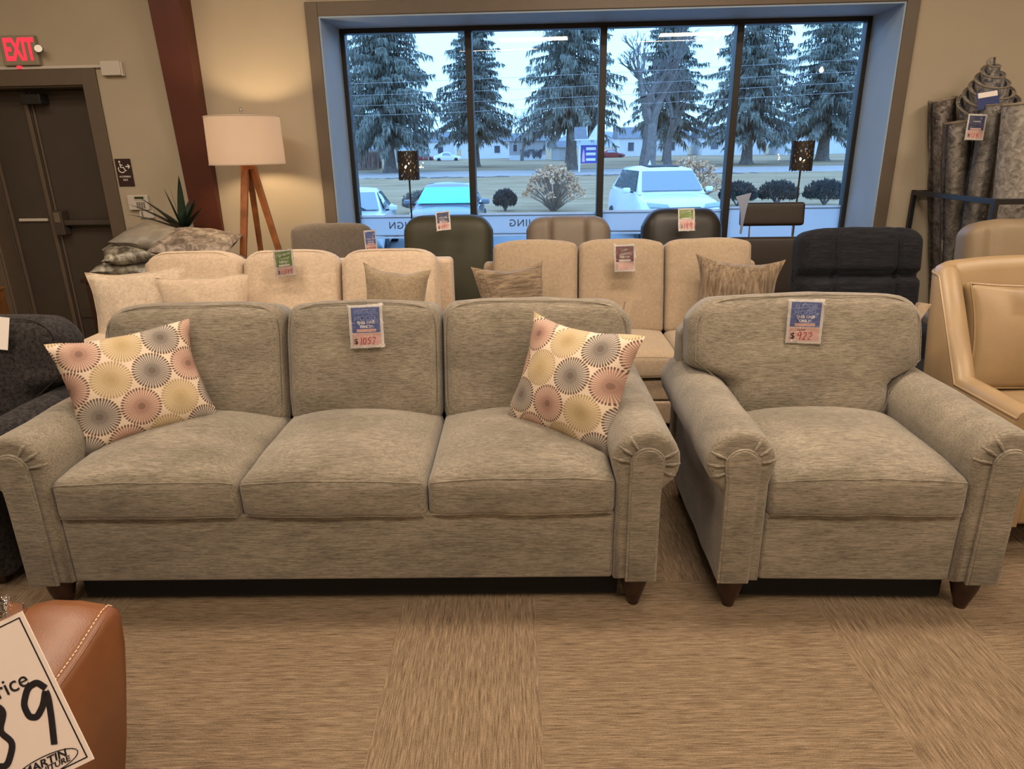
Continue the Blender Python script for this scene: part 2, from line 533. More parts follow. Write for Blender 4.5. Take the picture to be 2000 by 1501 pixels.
STROKE = {
 '0': [[(.5,1),(.2,.85),(.1,.5),(.2,.15),(.5,0),(.8,.15),(.9,.5),(.8,.85),(.5,1)]],
 '1': [[(.5,1),(.45,0)]],
 '2': [[(.12,.8),(.35,1),(.7,.95),(.8,.7),(.5,.35),(.1,.03),(.9,.06)]],
 '3': [[(.15,.85),(.5,1),(.8,.8),(.5,.55),(.85,.3),(.5,0),(.1,.12)]],
 '4': [[(.25,1),(.15,.45),(.9,.5)],[(.75,1),(.65,0)]],
 '5': [[(.85,1),(.3,.97),(.22,.58),(.6,.62),(.85,.35),(.55,.02),(.12,.1)]],
 '6': [[(.7,1),(.3,.6),(.15,.25),(.45,0),(.8,.2),(.55,.48),(.2,.3)]],
 '7': [[(.1,.95),(.9,1),(.4,0)]],
 '8': [[(.5,.52),(.2,.75),(.5,1),(.8,.75),(.2,.25),(.5,0),(.8,.25),(.5,.52)]],
 '9': [[(.86,.84),(.65,.99),(.35,.97),(.12,.76),(.20,.55),(.42,.49),(.68,.62),(.84,.82),(.87,.68),(.82,.38),(.72,0)]],
 ',': [[(.4,.1),(.25,-.2)]],
 '-': [[(.1,.5),(.9,.5)]],
}
def handwriting(name, s, h, mat, parent, loc, w=None, thick=0.06, slant=0.12, adv=0.72):
    mb = MB(); x = 0
    for ch in s:
        wd = h*0.55 if ch not in '1,' else h*0.25
        for st in STROKE[ch]:
            pts = []
            for i in range(len(st)-1):
                a, b = st[i], st[i+1]
                for k in range(6):
                    t = k/6; pts.append((a[0]+(b[0]-a[0])*t, a[1]+(b[1]-a[1])*t))
            pts.append(st[-1])
            P = [Vector((x+p[0]*wd+p[1]*h*slant, 0, p[1]*h)) for p in pts]
            Q = P
            for _ in range(4): Q = [Q[0]]+[(Q[i-1]+Q[i]*2+Q[i+1])/4 for i in range(1, len(Q)-1)]+[Q[-1]]
            base = len(mb.v); mb.tube(Q, h*thick, 6)
            for i in range(base, len(mb.v)):
                v = mb.v[i]; mb.v[i] = (v[0], v[1]*0.12, v[2])
        x += wd*1.25
    o = mb.build(name, mat, parent); o.location = loc
    return o

def price_tag(label, Mx, top, w=0.15, h=0.18, lines=(), big=None, script=None, price=None, note=None, split=0.36, group=None, pocket=True):
    """sleeve of clear plastic holding a printed card. local x right, z up, faces -y, centre at origin"""
    t = thing('price_tag', label, 'price tag', mat=Mx, group=group)
    c = MB().box(-w/2, w/2, -0.0008, 0.0008, -h/2, h/2).build('card', M['white_paper'], t, False)
    iw, z0, z1 = w*0.84, -h*0.44, h*0.44
    zs = z0+(z1-z0)*split
    MB().box(-iw/2, iw/2, -0.0016, -0.0009, zs, z1).build('header_panel', M[top], t, False)
    MB().box(-iw/2, iw/2, -0.0016, -0.0009, z0, zs-h*0.012).build('price_panel', M['pink_paper'], t, False)
    y = -0.0022
    hz = z1-zs
    if big:
        for i, s in enumerate(big):
            text('lettering', s, hz*0.28, M['tag_edge'], t, (0, y, z1-hz*(0.17+0.26*i)), bold=0.012)
    if script:
        for i, s in enumerate(script):
            text('script_lettering', s, hz*0.25, M['white_paper'], t, (-iw*0.05+iw*0.06*i, y, z1-hz*(0.22+0.25*i)), shear=0.5, ry=-0.14)
    for (s, zf, sz) in lines:
        text('lettering', s, hz*sz, M['white_paper'], t, (0, y, z1-hz*zf), bold=0.02, sx=1.08)
    MB().box(-iw*0.34, iw*0.34, -0.0021, -0.0012, zs+hz*0.03, zs+hz*0.15).build('price_strip', M['pink_paper'] if top in ('tag_blue', 'tag_navy') else M['white_paper'], t, False)
    ph = zs-z0
    if note: text('lettering', note, ph*0.22, M['ink_black'], t, (-iw*0.1, y, zs-ph*0.22), bold=0.005)
    if price:
        text('dollar_sign', '$', ph*0.62, M['ink_black'], t, (-iw*0.38, y, z0+ph*0.33), bold=0.012)
        handwriting('handwritten_price', price, ph*0.55, M['ink_red'], t, (-iw*0.24, y, z0+ph*0.07))
    if pocket:
        mb = MB()
        def f(u, v):
            x = (u-0.5)*w*1.08; z = (v-0.5)*h*1.06
            return (x, -0.0045-0.003*nz(x, z, 0, 30, 2), z)
        mb.grid(f, 14, 14)
        def g(u, v):
            x = (0.5-u)*w*1.08; z = (v-0.5)*h*1.06
            return (x, 0.002, z)
        mb.grid(g, 1, 1)
        mb.build('plastic_sleeve', M['clear_plastic'], t)
    return t
M['tag_edge'] = plain('tag_edge', (0.22, 0.30, 0.60), 0.5, var=0.05)

# ------------------------------------------------------------------ the setting
WM = Matrix.Translation((0, 5.45, 0)) @ Matrix.Rotation(R(-3.03), 4, 'Z')
def wall_at(u, d, z): return WM @ Matrix.Translation((u, d, z))
def onwall(o): o.matrix_world = WM; return o
DL, DR, DT = -4.133, -3.16, 2.107          # door opening
WL, WR, WB, WT = -1.34, 2.74, 0.45, 2.522   # window opening
XL, XR = -5.6, 5.6

struct(MB().box(XL-.3, XR+.3, -5.3, 6.4, -0.12, 0.0).build('floor', M['carpet'], smooth=False))
struct(MB().box(XL-.3, XR+.3, -5.3, 6.4, CEIL, CEIL+0.1).build('ceiling', M['ceiling_paint'], smooth=False))
mb = MB()
for (a, b, z0, z1) in [(XL, DL, 0, CEIL), (DL, DR, DT, CEIL), (DR, WL, 0, CEIL), (WL, WR, 0, WB), (WL, WR, WT, CEIL), (WR, XR, 0, CEIL)]:
    mb.box(a, b, 0, 0.5, z0, z1)
mb.box(DL, DR, 0.26, 0.5, 0, DT)
struct(onwall(mb.build('wall_back', M['wall_paint'], smooth=False)))
struct(MB().box(XL-.2, XL, -5.2, 6.3, 0, CEIL).build('wall_left', M['wall_paint'], smooth=False))
struct(MB().box(XR, XR+.2, -5.2, 6.3, 0, CEIL).build('wall_right', M['wall_paint'], smooth=False))
struct(MB().box(XL-.2, XR+.2, -5.2, -5.0, 0, CEIL).build('wall_front', M['wall_paint'], smooth=False))
# window casing
mb = MB()
c = 0.09
mb.box(WL-c, WL, -0.022, 0, WB-c, WT+c).box(WR, WR+c, -0.022, 0, WB-c, WT+c)
mb.box(WL, WR, -0.022, 0, WT, WT+c).box(WL, WR, -0.022, 0, WB-c, WB)
struct(onwall(mb.build('trim_1', M['casing_taupe'], bevel=0.004, smooth=False)))
# liner of the deep window recess, its colour tinted with skylight
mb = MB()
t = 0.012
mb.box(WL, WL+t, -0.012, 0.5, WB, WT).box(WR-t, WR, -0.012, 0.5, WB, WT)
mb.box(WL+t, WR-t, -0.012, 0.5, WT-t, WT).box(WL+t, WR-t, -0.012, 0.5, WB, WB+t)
struct(onwall(mb.build('trim_2', M['jamb_gray_skylit'], smooth=False)))
# window: frame, mullions, panes, frosted band, vinyl words
win = bpy.data.objects.new('window_1', None); COL.objects.link(win); win.matrix_world = WM; struct(win)
d0 = 0.47
fl, fr_, fb, ft = WL+t, WR-t, WB+t, WT-t
mb = MB(); k = 0.035
mb.box(fl, fl+k, d0, d0+.09, fb, ft).box(fr_-k, fr_, d0, d0+.09, fb, ft)
mb.box(fl+k, fr_-k, d0, d0+.09, ft-k, ft).box(fl+k, fr_-k, d0, d0+.09, fb, fb+k)
mb.build('window_frame', M['dark_bronze'], win, False, bevel=0.004)
MU = [-0.322, 0.722, 1.752]
for u in MU:
    MB().box(u-.026, u+.026, d0-.03, d0+.09, fb+k, ft-k).build('mullion', M['dark_bronze'], win, False, bevel=0.004)
edges = [fl+k]+[e for u in MU for e in (u-.026, u+.026)]+[fr_-k]
words = ['DESIGN', 'DINING', None, None]
for i in range(4):
    a, b = edges[2*i], edges[2*i+1]
    MB().box(a, b, d0+.035, d0+.041, fb+k, ft-k).build('pane', M['window_glass'], win, False)
    zc = [1.083, 1.091, 1.104, 1.123][i]
    fz0, fz1 = zc-0.160, zc-0.016
    if i == 3: fz0 = 0.70
    y0_, y1_ = d0+.030, d0+.034
    MB().box(a+.004, b-.004, y0_, y1_, fz0, fz1).build('frosted_film', M['frosted_film'], win, False)
    MB().box(a+.004, b-.004, y0_, y1_, zc-.009, zc+.009).build('frosted_stripe', M['frosted_film'], win, False)
    MB().box(a+.004, b-.004, y0_, y1_, fz0-.027, fz0-.010).build('frosted_stripe', M['frosted_film'], win, False)
    M.setdefault('vinyl_gray', plain('vinyl_gray', (0.06, 0.09, 0.14), 0.5))
    MB().box(a+.004, b-.004, d0+.0285, d0+.0335, fz1, fz1+.006).build('pinstripe', M['vinyl_gray'], win, False)
    MB().box(a+.004, b-.004, d0+.0285, d0+.0335, fz0-.006, fz0).build('pinstripe', M['vinyl_gray'], win, False)
    if words[i]:
        x0 = {0: -1.055, 1: -0.030}[i]
        text('window_lettering', words[i], 0.082, M['vinyl_gray'], win, (x0, d0+.0275, 1.003 if i == 0 else 1.014), mirror=True, align='RIGHT', bold=0.008, spacing=1.15)

# exit doors in their recess
mb = MB()
c = 0.112
mb.box(DL-c, DL, -0.02, 0, 0, DT+c).box(DR, DR+c, -0.02, 0, 0, DT+c).box(DL, DR, -0.02, 0, DT, DT+c)
mb.box(DL, DL+.012, 0, 0.16, 0, DT).box(DR-.012, DR, 0, 0.16, 0, DT).box(DL+.012, DR-.012, 0, 0.16, DT-.012, DT)
struct(onwall(mb.build('trim_3', M['casing_taupe'], smooth=False, bevel=0.003)))
door = bpy.data.objects.new('door_1', None); COL.objects.link(door); door.matrix_world = WM; struct(door)
seam = -3.725
a0, a1 = DL+.014, DR-.014
MB().box(a0, seam-.002, 0.165, 0.21, 0.01, DT-.02).build('door_leaf', M['door_brown'], door, False, bevel=0.003)
MB().box(seam+.002, a1, 0.165, 0.21, 0.01, DT-.02).build('door_leaf', M['door_brown'], door, False, bevel=0.003)
mb = MB().box(seam-.045, seam-.012, 0.150, 0.164, 0.02, DT-.03).box(seam+.010, seam+.028, 0.154, 0.164, 0.02, DT-.03)
mb.build('astragal', M['casing_taupe'], door, False, bevel=0.004)
MB().box(a0+.02, a0+.045, 0.150, 0.164, 0.02, DT-.03).build('door_stop', M['casing_taupe'], door, False, bevel=0.003)
MB().box(seam+.04, a1-.01, 0.150, 0.164, 0.30, 0.36).build('kick_rail', M['door_brown'], door, False, bevel=0.003)
pb = MB().box(seam+.09, a1-.005, 0.09, 0.135, 1.075, 1.115).build('panic_bar', M['door_brown'], door, False, bevel=0.008)
MB().box(seam+.10, a1-.01, 0.135, 0.165, 1.06, 1.09).build('bar_bracket', M['black_metal'], pb, False)
lk = MB().box(seam+.035, seam+.115, 0.075, 0.16, 1.0, 1.19).build('latch_case', M['door_brown'], door, False, bevel=0.006)
MB().box(seam+.05, seam+.10, 0.070, 0.078, 1.10, 1.18).build('latch_plate', M['steel'], lk, False, bevel=0.002)
MB().box(a0+.09, seam-.06, 0.145, 0.163, 1.105, 1.128).build('push_bar', M['white_plastic'], door, False, bevel=0.004)
MB().box(seam+.0, seam+.16, 0.06, 0.16, 1.985, 2.06).build('door_closer', M['black_metal'], door, False, bevel=0.006)

# tapered steel column against the back wall
def column():
    zs = [0.0, 0.9, 2.6, 3.58]
    dp = [0.012, 0.03, 0.175, 0.26]
    mb = MB()
    x0, x1 = -2.475, -2.252
    rings = []
    for z, d in zip(zs, dp):
        rings.append([(x0, -d, z), (x1, -d, z), (x1, -d+.012, z), (x0, -d+.012, z)])
    mb.loft(rings)
    rings = []
    for z, d in zip(zs, dp):
        rings.append([(x0+.012, -d+.012, z), (x1-.002, -d+.012, z), (x1-.002, -0.001, z), (x0+.012, -0.001, z)])
    mb.loft(rings)
    o = mb.build('steel_column', M['column_red'], smooth=False)
    o.matrix_world = WM
    struct(o)
column()
# ------------------------------------------------------------------ rolled-arm sofa and armchair (grey chenille)
def arm_profile(n=14):
    """x grows outwards from the seat side, z up"""
    cx, cz, r = 0.100, 0.600, 0.118
    p = [(0.0, 0.135), (0.0, 0.40), (0.0, 0.52)]
    for i in range(n+1):
        a = R(180) - R(233)*i/n
        p.append((cx+r*math.cos(a), cz+r*math.sin(a)))
    p += [(0.152, 0.488), (0.150, 0.30), (0.150, 0.135)]
    return p
def panel_profile(n=12):
    cx, cz, r = 0.101, 0.600, 0.056
    p = [(0.046, 0.137), (0.046, 0.40), (0.046, 0.56)]
    for i in range(n+1):
        a = R(190) - R(205)*i/n
        p.append((cx+r*math.cos(a), cz+r*math.sin(a)))
    p += [(0.148, 0.535), (0.146, 0.46), (0.147, 0.137)]
    return p
def soft_extrude(poly, y0, y1, r=0.022, puck=0.0):
    """extrude a closed (x,z) outline along y with rounded ends"""
    cx = sum(p[0] for p in poly)/len(poly); cz = sum(p[1] for p in poly)/len(poly)
    n = len(poly)
    nrm = []
    for i in range(n):
        a, b = Vector(poly[i-1]), Vector(poly[(i+1) % n])
        t = (b-a).normalized(); nrm.append(Vector((t.y, -t.x)))
    def inset(d): return [(poly[i][0]-nrm[i].x*d*sg, poly[i][1]-nrm[i].y*d*sg) for i in range(n)]
    area = sum(poly[i-1][0]*poly[i][1]-poly[i][0]*poly[i-1][1] for i in range(n))
    sg = 1 if area > 0 else -1
    rings = []
    L = y1-y0
    steps = [(R(90-22.5*i)) for i in range(5)]
    for a in steps:
        rings.append([(p[0], y0+r-r*math.sin(a), p[1]) for p in inset(r*(1-math.cos(a)))])
    for kk in range(1, 12):
        y = y0+r+(L-2*r)*kk/12
        w = 0.004*math.sin(kk*2.1)
        rings.append([(p[0]+0.006*nz(p[0], y, p[1], 6, 3), y, p[1]+(0.006*nz(p[0], y, p[1], 5, 8) if p[1] > 0.45 else 0)) for p in inset(w*0)])
    for a in reversed(steps):
        rings.append([(p[0], y1-r+r*math.sin(a), p[1]) for p in inset(r*(1-math.cos(a)))])
    return rings

def rolled_arm(parent, side, xin, depth, mat):
    prof = [(side*(xin+p[0]), p[1]) for p in arm_profile()]
    mb = MB(); mb.loft(soft_extrude(prof, 0.0, depth, 0.026))
    # pleats gathered round the front of the roll
    for i in (0, 1, 2, 6, 7, 8):
        a = R(172 - 25*i)
        ca, sa = math.cos(a), math.sin(a)
        cx, cz = side*(xin+0.100), 0.600
        P = [(cx+side*ca*0.062, -0.004, cz+sa*0.062), (cx+side*ca*0.088, -0.003, cz+sa*0.088),
             (cx+side*ca*0.110, 0.012, cz+sa*0.107), (cx+side*ca*0.112, 0.05+0.02*(i % 3), cz+sa*0.112)]
        mb.tube(P, [0.004, 0.0065, 0.0065, 0.001], 8)
    arm = mb.build('arm', mat, parent, weld=True, angle=70)
    pp = [(side*(xin+p[0]), p[1]) for p in panel_profile()]
    mb = MB(); mb.loft(soft_extrude(pp, -0.014, 0.03, 0.008))
    mb.build('arm_panel', mat, arm, weld=True)
    mb = MB(); mb.tube([(p[0], -0.006, p[1]) for p in pp], 0.0055, 6)
    mb.build('piping', mat, arm)
    return arm

def turned_leg(parent, x, y, h, mat, name='leg', flat=1.0):
    mb = MB().lathe([(0.046, h), (0.050, h*0.9), (0.047, h*0.68), (0.036, h*0.38), (0.024, h*0.12), (0.021, 0.0)], 20, (x, y, 0))
    return mb.build(name, mat, parent)

def seat_cushion(parent, x, w, y0, y1, z0, z1, mat, seed, crown=0.080):
    sx, sy, sz = w, y1-y0, z1-z0
    hx, hy, hz = sx/2, sy/2, sz/2
    def fn(a, b, c):
        px, py = max(0, 1-(a/hx)**2), max(0, 1-(b/hy)**2)
        if c > -hz*0.2:
            c += crown*(px**0.6)*(py**0.40)*max(0, c/hz)
        if b < 0: b -= 0.011*(px**0.6)*max(0, 1-(c/(hz*1.3))**2)*(-b/hy)**4
        c += 0.005*nz(a, b, c, 7, seed); b += 0.004*nz(a, b, c, 9, seed+2)
        if b < -hy*0.7: c += 0.006*nz(a, 0, 0, 4, seed+5)
        return (a, b, c)
    mb = MB().soft((sx, sy, sz), 0.028, (16, 14, 4), fn, Matrix.Translation((x, (y0+y1)/2, (z0+z1)/2)))
    o = mb.build('seat_cushion', mat, parent, angle=80)
    # welt seams along the front edges
    mb = MB()
    for zc in (hz-0.012, -hz+0.012):
        P = []
        for i in range(17):
            a = -hx+0.012+(sx-0.024)*i/16
            v = fn(a, -hy+0.006, zc)
            P.append((x+v[0], (y0+y1)/2+v[1]-0.001, (z0+z1)/2+v[2]))
        mb.tube(P, 0.0024, 6)
    mb.build('seam', mat, o)
    return o

def back_cushion(parent, x, w, y, z0, h, t, tilt, mat, seed, wl=0.0, wr_=0.0, zarm=0.2, rtop=0.055, wrinkle=1.0, round_l=0, round_r=0):
    """wl / wr_: how far the upper part reaches sideways over an arm"""
    hx, hz, hy = w/2, h/2, t/2
    def fn(a, b, c):
        px, pz = max(0, 1-(a/hx)**2), max(0, 1-(c/hz)**2)
        zz = c+hz
        s = sstep(zarm-0.05, zarm+0.04, zz)
        puff = 0.045*(px**0.5)*(pz**0.5)
        b += -puff if b < 0 else puff*0.5
        cr = 0.018*max(0, c/hz)**3*math.cos(a/hx*1.4) + 0.004*nz(a, 0, 0, 9, seed)
        sag = -0.012*max(0, c/hz)**2*(1-px)*0
        c += cr+sag
        if wr_ and a > 0: a += wr_*s*(a/hx)**1.5
        if wl and a < 0: a += -wl*s*(-a/hx)**1.5
        # rounded upper outer corners
        if round_r and a > hx+wr_-0.13: c -= round_r*((a-hx-wr_+0.13)/0.13)**2.2*max(0, c/hz)**2
        if round_l and a < -hx-wl+0.13: c -= round_l*((-a-hx-wl+0.13)/0.13)**2.2*max(0, c/hz)**2
        w_ = wrinkle
        low = max(0, -c/hz)
        b += w_*(0.006*nz(a, 0, c, 5, seed)+0.006*low*nz(a*2.2, 0, c*0.6, 12, seed+1))
        c += 0.004*nz(a, b, c, 7, seed+3)
        return (a, b, c)
    T = Matrix.Translation((x, y, z0)) @ Matrix.Rotation(-tilt, 4, 'X') @ Matrix.Translation((0, hy, hz))
    mb = MB().soft((w, t, h), rtop, (18, 5, 16), fn, T)
    o = mb.build('back_cushion', mat, parent, angle=85)
    # seam round the front face
    mb = MB(); P = []
    q = 0.022
    for i in range(61):
        f = i/60*4
        ang = f/4*2*math.pi
        a = math.copysign(abs(math.cos(ang))**0.3, math.cos(ang)); c = math.copysign(abs(math.sin(ang))**0.3, math.sin(ang))
        v = fn(a*(hx-q*0.6), -hy+0.012, c*(hz-q*0.6))
        P.append(T @ Vector((v[0], v[1]-0.002, v[2])))
    mb.tube(P[:-1], 0.0022, 6, closed=True)
    mb.build('seam', mat, o)
    return o

M['under_shade_black'] = plain('under_shade_black', (0.006, 0.005, 0.005), 0.95)  # near-black for the painted shade below the seats
def rolled_arm_seat(name, label, cat, loc, rz, inner, ncush, mat, chair=False):
    t = thing(name, label, cat, loc, rz)
    hi = inner/2
    D = 0.96
    for s in (-1, 1):
        rolled_arm(t, s, hi, D, mat)
        for y in (0.06, D-0.07):
            turned_leg(t, s*(hi+0.085), y, 0.135, M['dark_wood'])
    MB().soft((inner-0.004, 0.90, 0.275), 0.012, (12, 8, 3), None, Matrix.Translation((0, 0.47, 0.27))).build('base', mat, t)
    MB().soft((inner+0.06, 0.78, 0.125), 0.01, (6, 6, 2), None, Matrix.Translation((0, 0.485, 0.073))).build('under_shade_block', M['under_shade_black'], t)  # added black block standing in for the shade between the legs
    cw = inner/ncush
    for i in range(ncush):
        x = -hi+cw*(i+.5)
        seat_cushion(t, x, cw-0.004, 0.006, 0.66, 0.392, 0.536, mat, i*3+(9 if chair else 1))
        wl = 0.125 if i == 0 else 0; wr_ = 0.15 if i == ncush-1 else 0
        if chair: wl, wr_ = 0.160, 0.130
        back_cushion(t, x, cw-0.006, 0.575, 0.515, 0.528 if chair else 0.515, 0.20, R(14), mat, i*5+(31 if chair else 2), wl, wr_, 0.215,
                     round_l=0.06 if wl else 0, round_r=0.06 if wr_ else 0, rtop=0.06, wrinkle=2.0 if chair else 1.3)
    bw = inner+0.16 if not chair else inner+0.33
    MB().soft((bw, 0.13, 0.72), 0.04, (10, 3, 8), None, Matrix.Translation((0, 0.90, 0.50))).build('back_frame', mat, t)
    return t

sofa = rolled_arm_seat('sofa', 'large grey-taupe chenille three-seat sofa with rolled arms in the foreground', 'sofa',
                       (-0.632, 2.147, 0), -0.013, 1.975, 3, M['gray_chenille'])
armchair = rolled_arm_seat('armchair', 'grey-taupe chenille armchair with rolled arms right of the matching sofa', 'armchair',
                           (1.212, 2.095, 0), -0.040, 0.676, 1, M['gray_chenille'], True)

# ------------------------------------------------------------------ throw pillows
def pillow(name, label, cat, Mx, w, h, t, mat, seed=1.0, k=0.10, group=None, crumple=1.0, n=22, piping=None):
    mb = MB()
    def side(sg):
        def f(u, v):
            a, c = 2*u-1, 2*v-1
            if sg > 0: a = -a
            x = w/2*a*(1-k*(1-c*c)); z = h/2*c*(1-k*(1-a*a))
            th = t/2*((1-a**2)*(1-c**2))**0.42
            e = 1-max(abs(a), abs(c))
            x2 = x+0.010*crumple*nz(x, 0, z, 8, seed); z2 = z+0.012*crumple*nz(x, 5, z, 8, seed)
            y = sg*(th+0.008*crumple*nz(x, sg, z, 14, seed)*min(1, e*6)) + 0.02*crumple*nz(x, 9, z, 4, seed)
            return (x2, y, z2)
        return f
    mb.grid(side(-1), n, n); mb.grid(side(1), n, n)
    o = mb.build(name, mat, None, weld=True, angle=60)
    o.matrix_world = Mx
    tag(o, label, cat, group)
    if piping:
        P = []
        f = side(-1)
        for i in range(80):
            s = i/20
            e = s-int(s)
            u, v = [(e, 0), (1, e), (1-e, 1), (0, 1-e)][int(s)]
            P.append(f(u, v))
        MB().tube(P, 0.004, 6, closed=True).build('piping', piping, o)
    return o
pillow('throw_pillow', 'cream throw pillow with sunburst medallions against the left arm of the grey sofa', 'pillow',
       frame3((-1.63, 2.36, 0.548), (-1.250, 2.66, 0.572), (-1.70, 2.50, 0.950)),
       0.515, 0.445, 0.21, M['medallion_cloth'], 3.0, 0.11)
pillow('throw_pillow', 'cream throw pillow with sunburst medallions against the right arm of the grey sofa', 'pillow',
       frame3((-0.005, 2.60, 0.575), (0.350, 2.335, 0.545), (0.105, 2.70, 0.975)),
       0.50, 0.475, 0.21, M['medallion_cloth'], 8.0, 0.12)

# tags on the grey pair
price_tag('blue and pink price card in crumpled plastic hanging on the grey sofa', frame3((-0.681, 2.745, 0.848), (-0.526, 2.741, 0.854), (-0.663, 2.785, 1.020), 0.5, 0.5),
          'tag_blue', 0.140, 0.176, lines=[('THIS ONE', 0.60, 0.155), ('ONLY!', 0.76, 0.155)], big=['FLOOR', 'MODEL'], price='1057', note=None, split=0.33)
price_tag('blue and pink price card in plastic hanging on the grey armchair', frame3((1.13, 2.715, 0.85), (1.285, 2.70, 0.846), (1.095, 2.745, 1.03), 0.5, 0.5),
          'tag_blue', 0.140, 0.178, lines=[('THIS ONE', 0.60, 0.155), ('ONLY!', 0.76, 0.155)], big=['FLOOR', 'MODEL'], price='922', note='NOW', split=0.36)
def swatch(label, loc, s, rz, name='fabric_swatch'):
    mb = MB()
    def f(u, v): return ((u-.5)*0.10*s*(1-0.55*v), 0.015*math.sin(u*5), -v*0.16*s+0.02*(u-.5))
    def g(u, v): a = f(1-u, v); return (a[0], a[1]+0.004, a[2])
    mb.grid(f, 6, 8).grid(g, 6, 8)
    o = mb.build(name, M['beige_linen'], None)
    o.location = loc; o.rotation_euler = (0.1, 0.35, rz)
    tag(o, label, 'fabric swatch')
    return o
# ------------------------------------------------------------------ second row: two pale sofas
def block_leg(parent, x, y, h=0.10, s=0.03, mat=None):
    rings = [[(x-s*k, y-s*k, z), (x+s*k, y-s*k, z), (x+s*k, y+s*k, z), (x-s*k, y+s*k, z)] for (k, z) in ((0.7, 0), (1, h))]
    return MB().loft(rings).build('leg', mat or M['dark_wood'], parent, False, bevel=0.003)
def track_sofa(name, label, loc, rz, inner, armw, n, mat, back_z, back_h, rounded, arm_h=0.64, flared=0.0):
    t = thing(name, label, 'sofa', loc, rz)
    hi = inner/2
    for s in (-1, 1):
        MB().soft((armw, 0.84, arm_h-0.10), 0.035, (4, 10, 8), None, Matrix.Translation((s*(hi+armw/2), 0.42, 0.10+(arm_h-0.10)/2))).build('arm', mat, t)
        for y in (0.06, 0.78): block_leg(t, s*(hi+armw*0.4), y, 0.11)
    MB().soft((inner-0.004, 0.82, 0.135), 0.012, (10, 8, 2), None, Matrix.Translation((0, 0.42, 0.17))).build('base', mat, t)
    MB().soft((inner-0.004, 0.80, 0.12), 0.012, (10, 8, 2), None, Matrix.Translation((0, 0.42, 0.305))).build('front_rail', mat, t)
    cw = inner/n
    for i in range(n):
        x = -hi+cw*(i+.5)
        o = seat_cushion(t, x, cw-0.006, -0.01, 0.56, 0.385, 0.515, mat, i+40, 0.045)
        b = back_cushion(t, x, cw-0.008, 0.50, 0.515, back_h, 0.17, R(13), mat, i+50+len(label), zarm=2.0, rtop=0.05 if rounded else 0.03,
                         wrinkle=0.5, round_l=0.05 if rounded else 0.015, round_r=0.05 if rounded else 0.015)
    MB().soft((inner+armw*1.1, 0.12, back_z), 0.03, (10, 3, 8), None, Matrix.Translation((0, 0.79, 0.12+back_z/2))).build('back_frame', mat, t)
    return t
track_sofa('sofa', 'cream three-seat sofa with rounded back cushions behind the grey sofa, green price card on it',
           (-1.375, 3.70, 0), -0.02, 1.84, 0.13, 3, M['cream_weave'], 0.84, 0.53, True)
track_sofa('sofa', 'beige linen three-seat sofa with square back cushions below the window, red price card on it',
           (0.668, 3.68, 0), -0.035, 1.60, 0.12, 3, M['beige_linen'], 0.80, 0.565, False)
pillow('throw_pillow', 'large cream throw pillow at the far left end of the cream sofa', 'pillow',
       frame3((-2.36, 3.88, 0.50), (-1.92, 4.02, 0.50), (-2.41, 3.97, 0.94)), 0.52, 0.52, 0.17, M['cream_pillow'], 12, 0.08, piping=M['cream_weave'])
pillow('throw_pillow', 'small plain cream throw pillow leaning second from the left on the cream sofa', 'pillow',
       frame3((-2.02, 3.92, 0.50), (-1.56, 3.98, 0.50), (-2.03, 4.0, 0.925)), 0.52, 0.46, 0.16, M['cream_weave'], 15, 0.08, piping=M['cream_pillow'])
pillow('throw_pillow', 'tan throw pillow at the right end of the cream sofa', 'pillow',
       frame3((-0.90, 4.0, 0.52), (-0.50, 3.80, 0.51), (-0.83, 4.03, 1.0)), 0.46, 0.49, 0.17, M['tan_pillow'], 18, 0.19)
pillow('throw_pillow', 'brown striped throw pillow at the left end of the beige linen sofa', 'pillow',
       frame3((-0.13, 3.86, 0.53), (0.24, 4.05, 0.53), (-0.215, 3.94, 0.955)), 0.48, 0.49, 0.16, M['brown_stripe'], 21, 0.18)
Mx = frame3((1.11, 4.06, 0.53), (1.49, 3.86, 0.53), (1.135, 4.09, 1.0))
pillow('throw_pillow', 'brown striped throw pillow at the right end of the beige linen sofa', 'pillow',
       Mx @ Matrix.Rotation(R(90), 4, 'Y'), 0.49, 0.50, 0.16, M['brown_stripe'], 25, 0.18)

price_tag('green thirty percent off card on the cream sofa', frame3((-1.432, 4.155, 0.895), (-1.29, 4.152, 0.910), (-1.425, 4.195, 1.06), 0.5, 0.5), 'tag_green', 0.118, 0.155,
          lines=[('30% OFF', 0.70, 0.17)], script=['Clearance', 'Corner'], price='1,049', split=0.34)
price_tag('red fifty percent off card on the beige linen sofa', frame3((0.617, 4.125, 0.905), (0.759, 4.12, 0.907), (0.611, 4.165, 1.065), 0.5, 0.5), 'tag_red', 0.125, 0.158,
          lines=[('50% OFF', 0.68, 0.17)], script=['Last', 'chance!'], split=0.34)

